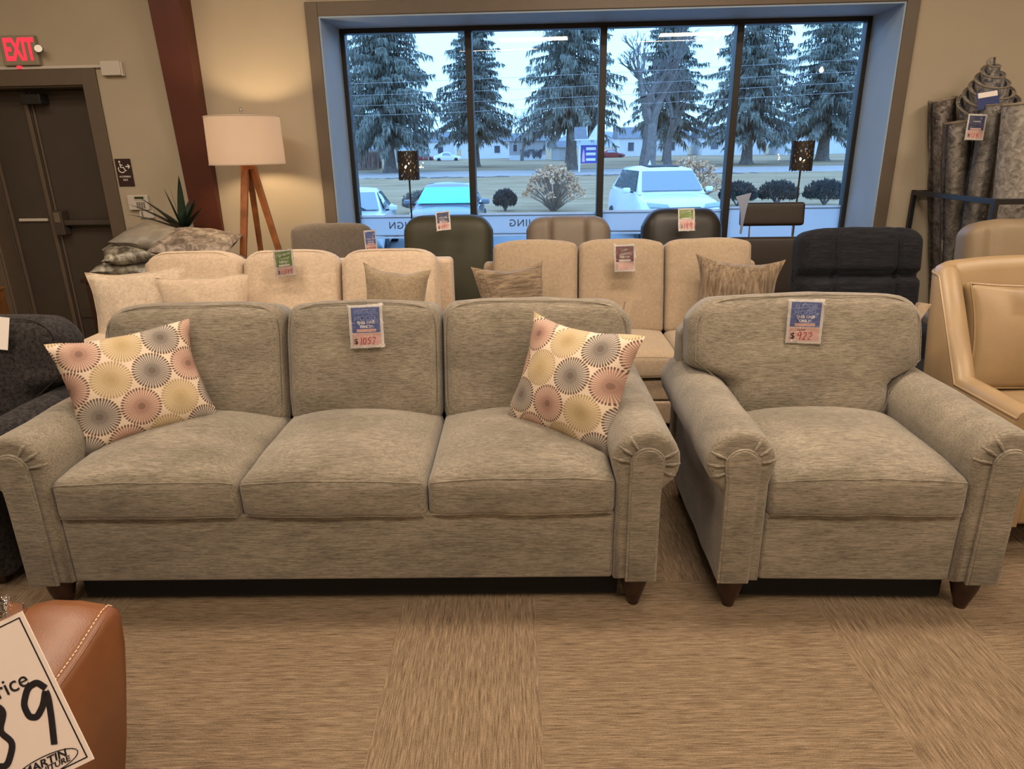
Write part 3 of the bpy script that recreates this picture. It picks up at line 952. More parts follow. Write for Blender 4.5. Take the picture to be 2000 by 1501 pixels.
# ------------------------------------------------------------------ third row: chairs and recliners with their backs to the window wall
def recliner(label, loc, rz, w, H, mat, depth=0.68, seams=(), row=None, rtop=0.07, arm_mat=None, topround=0.05, arms=True, cat='recliner', name='recliner', thick=0.19, tuft=None):
    t = thing(name, label, cat, loc, rz)
    am = arm_mat or mat
    aw = 0.06 if depth < 0.75 else 0.12
    MB().soft((w+2*aw-0.02, depth-0.06, 0.22), 0.03, (8, 8, 3), None, Matrix.Translation((0, depth/2, 0.19))).build('base', am, t)
    for s in (-1, 1):
        for y in (0.08, depth-0.1): block_leg(t, s*(w/2+aw*0.4), y, 0.085)
        MB().soft((aw, depth-0.02, 0.30), 0.05, (4, 8, 5), None, Matrix.Translation((s*(w/2+aw/2), depth/2, 0.45))).build('arm', am, t)
    def fs(a, b, c): return (a, b, c+0.03*max(0, 1-(a/(w/2))**2)*max(0, 1-(b/(depth*.35))**2))
    MB().soft((w-0.004, depth*0.72, 0.16), 0.05, (8, 8, 3), fs, Matrix.Translation((0, depth*0.36-0.01, 0.37))).build('seat', mat, t)
    h = H-0.40
    hx, hz = w/2, h/2
    def fb(a, b, c):
        px, pz = max(0, 1-(a/hx)**2), max(0, 1-(c/hz)**2)
        b += (-0.04 if b < 0 else 0.02)*(px**.5)*(pz**.5)
        for sx in seams:
            d = abs(a-sx*hx)
            if b < 0: b += 0.030*math.exp(-(d/0.014)**2)
        if row is not None:
            for rz_ in row:
                d = abs((c+hz)/h-rz_)*h
                if b < 0.02: b += 0.055*math.exp(-(d/0.020)**2)
        tp = max(0, c/hz)
        if abs(a) > hx*0.5: c -= topround*((abs(a)-hx*0.5)/(hx*0.5))**2.5*tp**2
        c += 0.010*tp**3*math.cos(a/hx*1.5)+0.004*nz(a, b, c, 8, w*10)
        b += 0.004*nz(a, b, c, 7, w*20)
        return (a, b, c)
    T = Matrix.Translation((0, depth-thick-0.12, 0.40)) @ Matrix.Rotation(R(-9), 4, 'X') @ Matrix.Translation((0, thick/2, hz))
    ny = 30 if seams or row else 16
    b = MB().soft((w, thick, h), rtop, (ny, 4, ny), fb, T).build('backrest', mat, t, angle=80)
    mb = MB()
    for s in (-1, 1):
        P = []
        for i in range(15):
            c = -hz+0.02+(h-0.08)*i/14
            v = fb(s*(hx-0.004), -thick/2+rtop, c); P.append(T @ Vector(v))
        mb.tube(P, 0.004, 6)
    mb.build('piping', mat, b)
    return t
recliner('taupe fabric chair beside the floor lamp, blue price card tied to its side', (-1.285, 4.64, 0), 0.05, 0.58, 1.125, M['taupe_fabric'], topround=0.02, rtop=0.05, name='lounge_chair', cat='chair')
recliner('dark olive green leather recliner in front of the window, blue price card on top', (-0.465, 4.62, 0), -0.03, 0.655, 1.175, M['olive_leather'], topround=0.06, rtop=0.08)
recliner('mushroom brown leather recliner with two vertical back seams in front of the window', (0.408, 4.60, 0), -0.04, 0.615, 1.155, M['mushroom_leather'], seams=(-0.42, 0.42), topround=0.05)
recliner('black leather recliner in front of the white car outside, green price card on its back', (1.215, 4.56, 0), -0.06, 0.58, 1.205, M['black_leather'], topround=0.09, rtop=0.09)
recliner('navy black chenille recliner with two rows of padding right of the beige linen sofa', (2.00, 3.34, 0), -0.04, 0.70, 1.165, M['navy_chenille'], depth=0.86,
         seams=(-0.46, 0.54), row=(0.655,), rtop=0.06, topround=0.03, thick=0.2)
recliner('beige leather recliner at the right, between the tan armchair and the rolled rugs', (3.10, 3.52, 0), -0.10, 0.86, 1.185, M['beige_leather'], depth=0.80, seams=(-0.72, 0.72), topround=0.05, rtop=0.06)

# chair with a headrest on chrome posts
def headrest_chair():
    t = thing('headrest_chair', 'espresso leather chair with a raised headrest on chrome posts before the window', 'chair', (1.875, 4.54, 0), -0.05)
    m = M['espresso_leather']
    MB().soft((0.56, 0.55, 0.12), 0.03, (8, 8, 3), None, Matrix.Translation((0, 0.30, 0.40))).build('seat', m, t)
    T = Matrix.Translation((0, 0.50, 0.44)) @ Matrix.Rotation(R(-8), 4, 'X')
    MB().soft((0.60, 0.12, 0.54), 0.03, (8, 3, 8), None, T @ Matrix.Translation((0, 0, 0.27))).build('backrest', m, t)
    h = MB().soft((0.45, 0.085, 0.165), 0.022, (8, 3, 4), None, T @ Matrix.Translation((0, 0.0, 0.70))).build('headrest', m, t)
    for s in (-1, 1):
        MB().tube([T @ Vector((s*0.155, 0.0, 0.50)), T @ Vector((s*0.155, 0.0, 0.64))], 0.006, 8).build('post', M['chrome'], h)
    for s in (-1, 1):
        MB().soft((0.06, 0.50, 0.05), 0.02, (3, 6, 3), None, Matrix.Translation((s*0.29, 0.28, 0.60))).build('arm', m, t)
        mb = MB()
        mb.tube([(s*0.29, 0.06, 0.0), (s*0.29, 0.06, 0.58)], 0.016, 8); mb.tube([(s*0.29, 0.50, 0.0), (s*0.29, 0.50, 0.58)], 0.016, 8)
        mb.tube([(s*0.29, 0.06, 0.40), (s*0.29, 0.50, 0.40)], 0.014, 8)
        mb.build('leg_frame', M['chrome'], t)
    MB().tube([(-0.29, 0.28, 0.33), (0.29, 0.28, 0.33)], 0.014, 8).build('crossbar', M['chrome'], t)
headrest_chair()

price_tag('small blue price card draped over the top of the olive recliner', frame3((-0.502, 4.865, 1.085), (-0.39, 4.86, 1.095), (-0.525, 4.905, 1.20), 0.5, 0.5), 'tag_navy', 0.098, 0.128,
          lines=[('THIS ONE', 0.50, 0.17), ('ONLY!', 0.72, 0.17)], price='999', split=0.38)
price_tag('small green price card hanging on the black leather recliner', frame3((1.155, 4.80, 1.065), (1.275, 4.795, 1.068), (1.14, 4.84, 1.205), 0.5, 0.5), 'tag_green', 0.11, 0.15,
          script=['Clearance'], price='1497', split=0.52)
price_tag('small blue price card hanging at the side of the taupe chair', frame3((-0.985, 4.80, 0.945), (-0.915, 4.84, 0.945), (-1.00, 4.81, 1.10), 0.5, 0.5), 'tag_blue', 0.085, 0.15,
          lines=[('THIS ONE', 0.56, 0.14), ('ONLY!', 0.74, 0.14)], price='899', split=0.33)
def thin_paper():
    n = NT('tag_back')
    tl = n.new('ShaderNodeBsdfTranslucent'); tl.inputs[0].default_value = (0.7, 0.7, 0.7, 1)
    df = n.new('ShaderNodeBsdfDiffuse'); df.inputs[0].default_value = (0.4, 0.4, 0.42, 1)
    mx = n.new('ShaderNodeMixShader'); mx.inputs[0].default_value = 0.45
    n.link(tl.outputs[0], mx.inputs[1]); n.link(df.outputs[0], mx.inputs[2]); n.link(mx.outputs[0], n.o.inputs[0])
    return n.m
M['tag_back'] = thin_paper()
def loose_sheet():
    mb = MB()
    def f(u, v):
        return ((u-.5)*(0.016+0.085*v**2.5)-0.03*v, -0.02*math.sin(v*3), v*0.26+0.035*(u-.5)*v**3)
    def g(u, v): a = f(1-u, v); return (a[0], a[1]+0.003, a[2])
    mb.grid(f, 6, 12).grid(g, 6, 12)
    o = mb.build('price_tag', M['tag_back']); o.matrix_world = look((1.60, 4.86, 1.03), 0.0, 0.10, 0)
    tag(o, 'blank back of a flipped price card standing at the left of the raised headrest', 'price tag')
loose_sheet()

# ------------------------------------------------------------------ tan leather armchair on the right
def tan_chair():
    t = thing('armchair', 'tan leather tub armchair with piped seams at the right edge of the picture', 'armchair', (2.36, 2.42, 0), -0.02)
    m = M['tan_leather']
    hw = 0.435; th = 0.105
    # shell: U-shaped wall, arms in front, higher at the back
    path = []
    rc = 0.13; yb = 0.74
    for i in range(8): path.append((-hw, 0.02+(yb-rc-0.04)*i/7))
    for i in range(7):
        a = R(180-90*i/6); path.append((-hw+rc+rc*math.cos(a), yb-rc+rc*math.sin(a)))
    for i in range(1, 6): path.append((-hw+rc+(2*hw-2*rc)*i/6, yb+0.02*math.sin(math.pi*i/6)))
    for i in range(7):
        a = R(90-90*i/6); path.append((hw-rc+rc*math.cos(a), yb-rc+rc*math.sin(a)))
    for i in range(8): path.append((hw, yb-rc-0.02-(yb-rc-0.04)*i/7))
    rings = []; tops = []; base = []
    n = len(path)
    for i, (x, y) in enumerate(path):
        a = Vector(path[max(0, i-1)]); b = Vector(path[min(n-1, i+1)])
        tg = (b-a).normalized(); nr = Vector((tg.y, -tg.x))    # points inward
        s = sstep(0.44, 0.60, y)
        zt = 0.645 + 0.435*s + 0.03*(1-(x/hw)**2)*s
        lean = 0.10*s
        inn = -nr
        # outer/inner bottom and top
        def P(off, z, lf): 
            return (x+inn.x*0+nr.x*off, y+nr.y*off+lean*lf, z)
        r = []
        zz = [0.14, 0.30, 0.50, zt-0.05, zt-0.015, zt]
        for k, z in enumerate(zz):
            lf = max(0, (z-0.5)/0.6)
            off = [0, 0, 0, 0, 0.012, 0.035][k]
            r.append(P(off, z, lf))
        for k, z in enumerate([zt+0.004, zt-0.006, zt-0.05, 0.42, 0.14]):
            lf = max(0, (z-0.5)/0.6)
            off = [0.06, 0.09, th, th, th][k]
            r.append(P(off, z, lf))
        rings.append(r); tops.append(P(0.006, zt-0.035, max(0, (zt-.5)/.6))); base.append(P(-0.002, 0.50, 0))
    # make sure nr points inward (towards chair centre)
    mb = MB(); mb.loft(rings, closed=True, cap=True)
    sh = mb.build('shell', m, t, weld=True, angle=60)
    MB().tube(tops, 0.006, 6).build('piping', m, sh)
    # seat and back cushions
    def fs(a, b, c): return (a, b, c+0.04*max(0, 1-(a/.33)**2)**.6*max(0, 1-(b/.31)**2)**.6*(1 if c > 0 else 0))
    MB().soft((0.655, 0.60, 0.15), 0.04, (10, 10, 3), fs, Matrix.Translation((0, 0.27, 0.455))).build('seat_cushion', m, t)
    MB().soft((0.655, 0.56, 0.24), 0.02, (8, 8, 3), None, Matrix.Translation((0, 0.31, 0.26))).build('base', m, t)
    hx, hz = 0.327, 0.235
    def fb(a, b, c):
        px, pz = max(0, 1-(a/hx)**2), max(0, 1-(c/hz)**2)
        b += (-0.085 if b < 0 else 0.02)*(px**.6)*(pz**.6)
        cx = abs(a)/hx; cz = abs(c)/hz
        k = 0.05*(1-cz**2)*cx**3
        a -= k*(1 if a > 0 else -1)*0.6
        c += 0.02*max(0, c/hz)*(cx**2)
        return (a, b, c)
    T = Matrix.Translation((0, 0.50, 0.555)) @ Matrix.Rotation(R(-13), 4, 'X') @ Matrix.Translation((0, 0.06, hz))
    o = MB().soft((2*hx, 0.08, 2*hz), 0.035, (12, 3, 10), fb, T).build('back_cushion', m, t, angle=80)
    P = []
    for i in range(60):
        s = i/15; e = -1+2*(s-int(s))
        a, c = [(e, 1), (1, -e), (-e, -1), (-1, e)][int(s)]
        v = fb(a*(hx-.010), -0.030, c*(hz-.010)); P.append(T @ Vector(v))
    MB().tube(P, 0.006, 6, closed=True).build('piping', m, o)
    for s in (-1, 1):
        for y in (0.08, 0.60): block_leg(t, s*0.36, y, 0.14, 0.025)
tan_chair()
price_tag('green price card on the tan leather tub armchair, cut by the right picture edge', frame3((2.235, 2.90, 0.965), (2.375, 2.89, 0.955), (2.215, 2.925, 1.105), 0.5, 0.5), 'tag_green', 0.135, 0.155,
          lines=[('50% OFF', 0.72, 0.2)], script=['Clearance'], note='NOW', price='549', split=0.42)

# ------------------------------------------------------------------ charcoal chair at the left edge
def charcoal_chair():
    t = thing('armchair', 'charcoal tweed armchair with rolled arm at the left edge beside the grey sofa', 'armchair', (-2.44, 2.33, 0), -0.02)
    m = M['charcoal_tweed']
    hw = 0.47
    prof0 = [(0.0, 0.06), (0.0, 0.45)]
    for i in range(11):
        a = R(180-215*i/10)
        prof0.append((0.095+0.095*math.cos(a), 0.545+0.085*math.sin(a)))
    prof0 += [(0.155, 0.46), (0.15, 0.06)]
    for s in (-1, 1):
        prof = [(s*(hw-0.165+p[0]), p[1]) for p in prof0]
        MB().loft(soft_extrude(prof, 0.0, 0.88, 0.03)).build('arm', m, t, weld=True, angle=70)
        for y in (0.07, 0.80): block_leg(t, s*0.38, y, 0.06)
    MB().soft((0.61, 0.80, 0.30), 0.02, (8, 8, 3), None, Matrix.Translation((0, 0.42, 0.21))).build('base', m, t)
    seat_cushion(t, 0, 0.60, 0.0, 0.62, 0.36, 0.48, m, 77, 0.05)
    back_cushion(t, 0, 0.62, 0.54, 0.46, 0.50, 0.20, R(12), m, 91, 0.13, 0.15, 0.20, round_l=0.05, round_r=0.07, rtop=0.07)
    MB().soft((0.80, 0.13, 0.70), 0.05, (8, 3, 8), None, Matrix.Translation((0, 0.82, 0.47))).build('back_frame', m, t)
charcoal_chair()
tg = MB().box(-0.05, 0.05, -0.001, 0.001, -0.07, 0.07).build('price_tag', M['white_paper'], None, False)
tg.matrix_world = look((-2.215, 2.90, 0.90), R(-15), 0.12, 0)
tag(tg, 'plain pale price card on the charcoal tweed armchair at the left picture edge', 'price tag')

# ------------------------------------------------------------------ cognac leather chair with its price card, lower left corner
def cognac():
    t = thing('leather_chair', 'cognac brown leather chair with white stitching in the lower left corner', 'chair', (-1.30, 1.05, 0), 0.0)
    m = M['cognac_leather']
    # arm block: side outline in (y,z); right face looks +x
    out = [(-0.32, 0.06), (-0.32, 0.40), (-0.20, 0.475), (0.0, 0.505), (0.17, 0.520), (0.27, 0.532), (0.34, 0.546), (0.385, 0.555), (0.412, 0.552), (0.430, 0.535),
           (0.422, 0.46), (0.395, 0.36), (0.345, 0.22), (0.29, 0.10), (0.27, 0.06)]
    x0, x1 = 0.10, 0.302
    ring = []
    for (x, ins, dz) in ((x0, 0.0, 0.012), (x0+0.05, 0.0, 0.022), (x0+0.12, 0, 0.018), (x1-0.03, 0.0, 0.006), (x1-0.008, 0.004, -0.002), (x1, 0.016, -0.010)):
        r = []
        for (y, z) in out:
            cy, cz = 0.05, 0.3
            k = 1-ins*2.2
            r.append((x, cy+(y-cy)*k, cz+(z-cz)*k+(dz if z > 0.39 else 0)))
        ring.append(r)
    arm = MB().loft(ring).build('arm', m, t, weld=True, angle=50)
    # stitch line along the top right edge
    pts = [Vector((x1-0.022, y, z+0.004)) for (y, z) in out[1:10]]
    fine = []
    for i in range(len(pts)-1):
        for k in range(8): fine.append(pts[i].lerp(pts[i+1], k/8))
    mb = MB(); L = 0
    d = [0]
    for i in range(1, len(fine)): d.append(d[-1]+(fine[i]-fine[i-1]).length)
    def at(s):
        for i in range(1, len(fine)):
            if d[i] >= s: return fine[i-1].lerp(fine[i], (s-d[i-1])/max(1e-6, d[i]-d[i-1]))
        return fine[-1]
    s = 0.0
    while s < d[-1]-0.01:
        mb.tube([at(s), at(s+0.0075)], 0.0013, 5); s += 0.0115
    mb.build('stitching', M['stitch'], arm)
    mb = MB(); mb.tube([Vector((x1-0.010, y, z-0.004)) for (y, z) in out[1:9]], [0.0035]*6+[.002, .0005], 6)
    mb.build('seam', m, arm)
    def fs(a, b, c): return (a, b, c+0.02*max(0, 1-(a/.30)**2)*max(0, 1-(b/.38)**2))
    MB().soft((0.60, 0.74, 0.16), 0.05, (10, 10, 3), fs, Matrix.Translation((-0.205, 0.06, 0.50))).build('seat', m, t)
    MB().soft((0.58, 0.66, 0.32), 0.03, (8, 8, 3), None, Matrix.Translation((-0.20, 0.03, 0.25))).build('base', m, t)
    MB().soft((0.20, 0.70, 0.47), 0.04, (4, 8, 6), None, Matrix.Translation((-0.61, 0.03, 0.325))).build('arm', m, t)
    for s in (-0.66, 0.2):
        for y in (-0.24, 0.22): block_leg(t, s, y, 0.10, 0.02)
cognac()
def big_card():
    x = Vector((0.9056, 0.1379, 0.4010)); z = Vector((-0.4240, 0.2945, 0.8564))
    x.normalize(); z = (z-x*z.dot(x)).normalized(); y = z.cross(x)
    Mx = Matrix((x, y, z)).transposed().to_4x4(); Mx.translation = Vector((-0.8807, 0.9383, 0.7250))
    t = thing('price_tag', 'large white price card with black handwritten 39 in the lower left corner', 'price tag', mat=Mx)
    w, h = 0.216, 0.281
    MB().box(-w/2, w/2, -0.001, 0.001, -h/2, h/2).build('card', M['card_white'], t, False)
    b = 0.0075; q = 0.0022
    mb = MB()
    X, Z = w/2-b, h/2-b
    mb.box(-X, X, -0.0016, -0.0009, Z-q, Z).box(-X, X, -0.0016, -0.0009, -Z, -Z+q)
    mb.box(-X, -X+q, -0.0016, -0.0009, -Z+q, Z-q).box(X-q, X, -0.0016, -0.0009, -Z+q, Z-q)
    mb.build('border', M['ink_black'], t, False)
    text('lettering', 'Your Price', 0.040, M['ink_black'], t, (0.068, -0.002, 0.034), align='RIGHT')
    handwriting('handwritten_price', '39', 0.110, M['ink_black'], t, (-0.060, -0.002, -0.088), thick=0.052, slant=0.22)
    handwriting('handwritten_price', '1', 0.10, M['ink_black'], t, (-0.100, -0.002, -0.088), thick=0.05, slant=0.22)
    mb = MB()
    P = [(0.030+0.060*math.cos(a/24*2*math.pi), -0.0015, -0.115+0.0165*math.sin(a/24*2*math.pi)) for a in range(24)]
    mb.tube(P, 0.0009, 5, closed=True)
    mb.build('logo_oval', M['ink_black'], t)
    text('logo_lettering', 'MARTIN', 0.018, M['ink_black'], t, (0.030, -0.002, -0.109), bold=0.015, sx=1.25, shear=0.2)
    text('logo_lettering', 'FURNITURE', 0.013, M['ink_black'], t, (0.030, -0.002, -0.1205), bold=0.012, sx=1.25, shear=0.2)
    mb = MB()
    def f(u, v):
        a = (u-.5)*w*1.05; c = h/2+0.002+v*0.035
        return (a, -0.004-0.006*nz(a, c, 0, 40, 3), c)
    def g(u, v):
        a, bb, c = f(1-u, v); return (a, bb+0.006, c)
    mb.grid(f, 30, 6).grid(g, 30, 6)
    mb.build('plastic_sleeve', M['clear_plastic'], t)
    mb = MB(); mb.tube([(-0.09, 0, h/2+0.03), (-0.13, 0.02, h/2+0.09), (-0.15, 0.06, h/2-0.05)], 0.0025, 6)
    mb.build('hang_cord', M['white_plastic'], t)
M['card_white'] = plain('card_white', (0.66, 0.56, 0.50), 0.35, var=0.01)
big_card()

# ------------------------------------------------------------------ things along the back wall, left
def exit_sign():
    t = thing('exit_sign', 'white exit sign with glowing red letters above the double doors', 'exit sign', mat=wall_at(-3.565, 0, 2.335))
    MB().box(-0.145, 0.125, -0.045, -0.002, -0.092, 0.11).build('housing', M['exit_housing'], t, False, bevel=0.008)
    text('letters', 'EXIT', 0.205, M['exit_glow'], t, (0.0, -0.047, 0.008), bold=0.03, sx=0.55, extrude=0.002)
    mb = MB(); mb.lathe([(0.012, 0), (0.026, 0.02), (0.030, 0.05), (0.026, 0.056)], 16)
    o = mb.build('lamp_head', M['steel'], t); o.location = (0.15, -0.03, 0.0); o.rotation_euler = (R(75), 0, R(20))
    MB().box(-0.055, -0.03, -0.04, -0.01, -0.112, -0.092).build('indicator', M['exit_glow'], t, False, bevel=0.003)
M['exit_housing'] = plain('exit_housing', (0.28, 0.235, 0.165), 0.5, var=0.02)
exit_sign()
def wall_box():
    t = thing('alarm_box', 'small white box on the wall right of the door casing top', 'wall box', mat=wall_at(-2.905, 0, 2.21))
    MB().box(-0.08, 0.065, -0.042, -0.001, -0.045, 0.052).build('cover', M['white_plastic'], t, False, bevel=0.004)
    MB().box(0.066, 0.078, -0.036, -0.001, -0.05, 0.045).build('side_cap', M['white_plastic'], t, False, bevel=0.003)
wall_box()
o = MB().box(-1.0, -0.082, -0.022, -0.001, -0.008, 0.012).build('cable_raceway', M['white_plastic'], None, False, bevel=0.002)
o.matrix_world = wall_at(-2.905, 0, 2.228); tag(o, 'thin white cable raceway running along the top of the door casing', 'cable raceway')
def accessible_sign():
    t = thing('accessible_exit_sign', 'dark brown accessible exit sign with wheelchair symbol and arrow', 'sign', mat=wall_at(-2.972, 0, 1.480))
    MB().box(-0.062, 0.062, -0.008, -0.001, -0.102, 0.102).build('plate', M['sign_brown'], t, False, bevel=0.003)
    w = M['white_paper']
    mb = MB()
    def bar(pts, r): 
        b = len(mb.v); mb.tube(pts, r, 6)
        for i in range(b, len(mb.v)):
            v = mb.v[i]; mb.v[i] = (v[0], -0.0095+(v[1]+0.0095)*0.15, v[2])
    y = -0.0095
    mb.lathe([(0.0001, -0.001), (0.007, -0.001), (0.007, 0.001), (0.0001, 0.001)], 14, T=Matrix.Translation((-0.025, y, 0.080)) @ Matrix.Rotation(R(90), 4, 'X'))
    bar([(-0.024, y, 0.068), (-0.022, y, 0.038), (0.0, y, 0.038), (0.012, y, 0.012), (0.020, y, 0.016)], 0.0042)
    bar([(-0.022, y, 0.055), (-0.004, y, 0.055)], 0.0035)
    arc = [(-0.016+0.026*math.cos(R(150+24*i)), y, 0.026+0.026*math.sin(R(150+24*i))) for i in range(8)]
    bar(arc, 0.0036)
    mb.build('wheelchair_symbol', w, t)
    mb = MB(); 
    bar([(0.018, y, 0.045), (0.048, y, 0.045)], 0.004); bar([(0.036, y, 0.060), (0.050, y, 0.045), (0.036, y, 0.030)], 0.004)
    mb.build('arrow', w, t)
    text('lettering', 'ACCESSIBLE', 0.017, w, t, (0, -0.0095, -0.030), bold=0.01)
    text('lettering', 'EXIT', 0.019, w, t, (0, -0.0095, -0.055), bold=0.01)
M['sign_brown'] = plain('sign_brown', (0.030, 0.014, 0.012), 0.45, var=0.05)
accessible_sign()
def keypad():
    t = thing('alarm_keypad', 'white alarm keypad with small screen and grey keys below the accessible exit sign', 'keypad', mat=wall_at(-2.897, 0, 1.255))
    MB().box(-0.082, 0.082, -0.028, -0.001, -0.056, 0.056).build('body', M['white_plastic'], t, False, bevel=0.005)
    MB().box(-0.026, 0.062, -0.033, -0.026, 0.018, 0.052).build('screen_bezel', M['white_plastic'], t, False, bevel=0.003)
    MB().box(-0.020, 0.054, -0.0345, -0.0325, 0.028, 0.046).build('screen', M['lcd_green'], t, False)
    for i in range(4):
        for j in range(4):
            MB().box(-0.012+i*0.018, -0.001+i*0.018, -0.032, -0.027, -0.004-j*0.0125, 0.005-j*0.0125).build('key', M['key_gray'], t, False)
    MB().lathe([(0.003, -0.001), (0.003, 0.001)], 8, T=Matrix.Translation((-0.045, -0.0285, -0.03)) @ Matrix.Rotation(R(90), 4, 'X')).build('status_light', M['key_gray'], t)
M['lcd_green'] = plain('lcd_green', (0.035, 0.045, 0.012), 0.2, var=0.05)
M['key_gray'] = plain('key_gray', (0.16, 0.14, 0.12), 0.5, var=0.05)
keypad()
def reader():
    t = thing('card_reader', 'narrow white control plate on the wall right under the alarm keypad', 'wall plate', mat=wall_at(-2.855, 0, 1.166))
    MB().box(-0.055, 0.058, -0.016, -0.001, -0.030, 0.030).build('plate', M['white_plastic'], t, False, bevel=0.003)
    MB().box(-0.036, -0.026, -0.018, -0.015, -0.022, 0.022).build('slot', M['key_gray'], t, False)
reader()

# floor lamp
def floor_lamp():
    t = thing('floor_lamp', 'tripod floor lamp with wooden legs and lit white drum shade left of the window', 'floor lamp', (-1.835, 5.12, 0))
    R0, z0, z1 = 0.255, 1.537, 1.848
    mb = MB()
    mb.lathe([(R0, z0), (R0-0.006, z1)], 56, cap=False)
    mb.lathe([(R0-0.010, z1), (R0-0.004, z0)], 56, cap=False)
    mb.tube([(R0*math.cos(a/40*2*math.pi), R0*math.sin(a/40*2*math.pi), z0) for a in range(40)], 0.004, 6, closed=True)
    mb.tube([((R0-.006)*math.cos(a/40*2*math.pi), (R0-.006)*math.sin(a/40*2*math.pi), z1) for a in range(40)], 0.004, 6, closed=True)
    mb.build('lamp_shade', M['lamp_linen'], t)
    mb = MB()
    mb.tube([(0, 0, 1.50), (0, 0, 1.88)], 0.006, 8)
    for k in range(3):
        a = R(120*k+30); mb.tube([(0, 0, z1-0.02), ((R0-.01)*math.cos(a), (R0-.01)*math.sin(a), z1-0.004)], 0.003, 6)
    mb.lathe([(0.004, 1.87), (0.011, 1.885), (0.006, 1.905), (0.001, 1.91)], 12)
    mb.build('harp_and_finial', M['steel'], t)
    MB().lathe([(0.001, 1.60), (0.022, 1.615), (0.032, 1.65), (0.028, 1.69), (0.012, 1.72), (0.001, 1.725)], 16).build('bulb', M['lamp_bulb'], t)
    for (fx, fy, w) in ((-0.16, -0.30, 0.021), (0.33, -0.02, 0.020), (-0.05, 0.20, 0.017)):
        mb = MB()
        top = Vector((fx*0.07, fy*0.07, 1.545)); bot = Vector((fx, fy, 0.0))
        rings = []
        for i in range(9):
            f = i/8; p = top.lerp(bot, f); ww = w*(1.25-0.45*f)
            rings.append([(p.x-ww, p.y-ww*.7, p.z), (p.x+ww, p.y-ww*.7, p.z), (p.x+ww, p.y+ww*.7, p.z), (p.x-ww, p.y+ww*.7, p.z)])
        mb.loft(rings).build('leg', M['honey_wood'], t, False, bevel=0.006)
    MB().lathe([(0.05, 1.50), (0.055, 1.53), (0.03, 1.548)], 20).build('hub', M['honey_wood'], t)
    l = bpy.data.lights.new('lamp_light', 'POINT'); l.energy = 44; l.color = (1.0, 0.72, 0.42); l.shadow_soft_size = 0.05
    o = bpy.data.objects.new('lamp_light', l); COL.objects.link(o); o.parent = t; o.location = (0, 0, 1.665)
def lamp_linen():
    n = NT('lamp_linen')
    tl = n.new('ShaderNodeBsdfTranslucent'); tl.inputs[0].default_value = (0.80, 0.72, 0.66, 1)
    df = n.new('ShaderNodeBsdfDiffuse'); df.inputs[0].default_value = (0.80, 0.74, 0.68, 1)
    mx = n.new('ShaderNodeMixShader'); mx.inputs[0].default_value = 0.28
    n.link(tl.outputs[0], mx.inputs[1]); n.link(df.outputs[0], mx.inputs[2]); n.link(mx.outputs[0], n.o.inputs[0])
    return n.m
M['lamp_linen'] = lamp_linen()
M['lamp_bulb'] = emit('lamp_bulb', (1.0, 0.75, 0.5), 6.0)
floor_lamp()

# two slim lamps with pierced shades on the window sill
def pierced():
    n = NT('pierced_metal'); co = n.coord()
    d = n.voronoi(n.mapping(co, (1, 1, 0.55)), 62.0)
    hole = n.math('LESS_THAN', d, 0.36)
    n.col((0.020, 0.013, 0.008)); n.set(Roughness=0.5)
    tr = n.new('ShaderNodeBsdfTransparent'); mx = n.new('ShaderNodeMixShader')
    n.link(hole, mx.inputs[0]); n.link(n.b.outputs[0], mx.inputs[1]); n.link(tr.outputs[0], mx.inputs[2])
    n.link(mx.outputs[0], n.o.inputs[0])
    return n.m
M['pierced_metal'] = pierced()
def sill_lamp(u, ztop, label):
    t = thing('sill_lamp', label, 'lamp', mat=wall_at(u, 0.22, WB+0.0125), group=None)
    H = ztop-WB-0.012
    mb = MB(); n = 44; r = 0.083
    zs = [H-0.215, H-0.207, H-0.01, H]
    vs = []; fs = []
    for side, rr in ((0, r), (1, r-0.003)):
        for j in range(3):
            for k in range(n):
                a = 2*math.pi*k/n
                z = [H-0.212-(0.008 if k % 2 else 0), H-0.105, H-0.004+(0.008 if k % 2 else 0)][j]
                vs.append((rr*math.cos(a), rr*math.sin(a), z))
    for s in (0, 1):
        for j in range(2):
            for k in range(n):
                k2 = (k+1) % n; o = s*3*n
                q = (o+j*n+k, o+j*n+k2, o+(j+1)*n+k2, o+(j+1)*n+k)
                fs.append(q if s == 0 else q[::-1])
    mb.add(vs, fs).build('lamp_shade', M['pierced_metal'], t)
    MB().tube([(0, 0, 0.02), (0, 0, H-0.15)], 0.007, 10).build('pole', M['dark_bronze'], t)
    MB().lathe([(0.085, 0), (0.085, 0.012), (0.02, 0.022), (0.008, 0.03)], 24).build('base', M['dark_bronze'], t)
    MB().lathe([(0.001, H-0.15), (0.022, H-0.14), (0.030, H-0.12), (0.020, H-0.095), (0.001, H-0.085)], 12).build('bulb', M['bulb_glow'], t)
sill_lamp(-0.80, 1.604, 'slim dark lamp with pierced shade in the left part of the window')
sill_lamp(2.235, 1.632, 'slim dark lamp with pierced shade in the right part of the window')

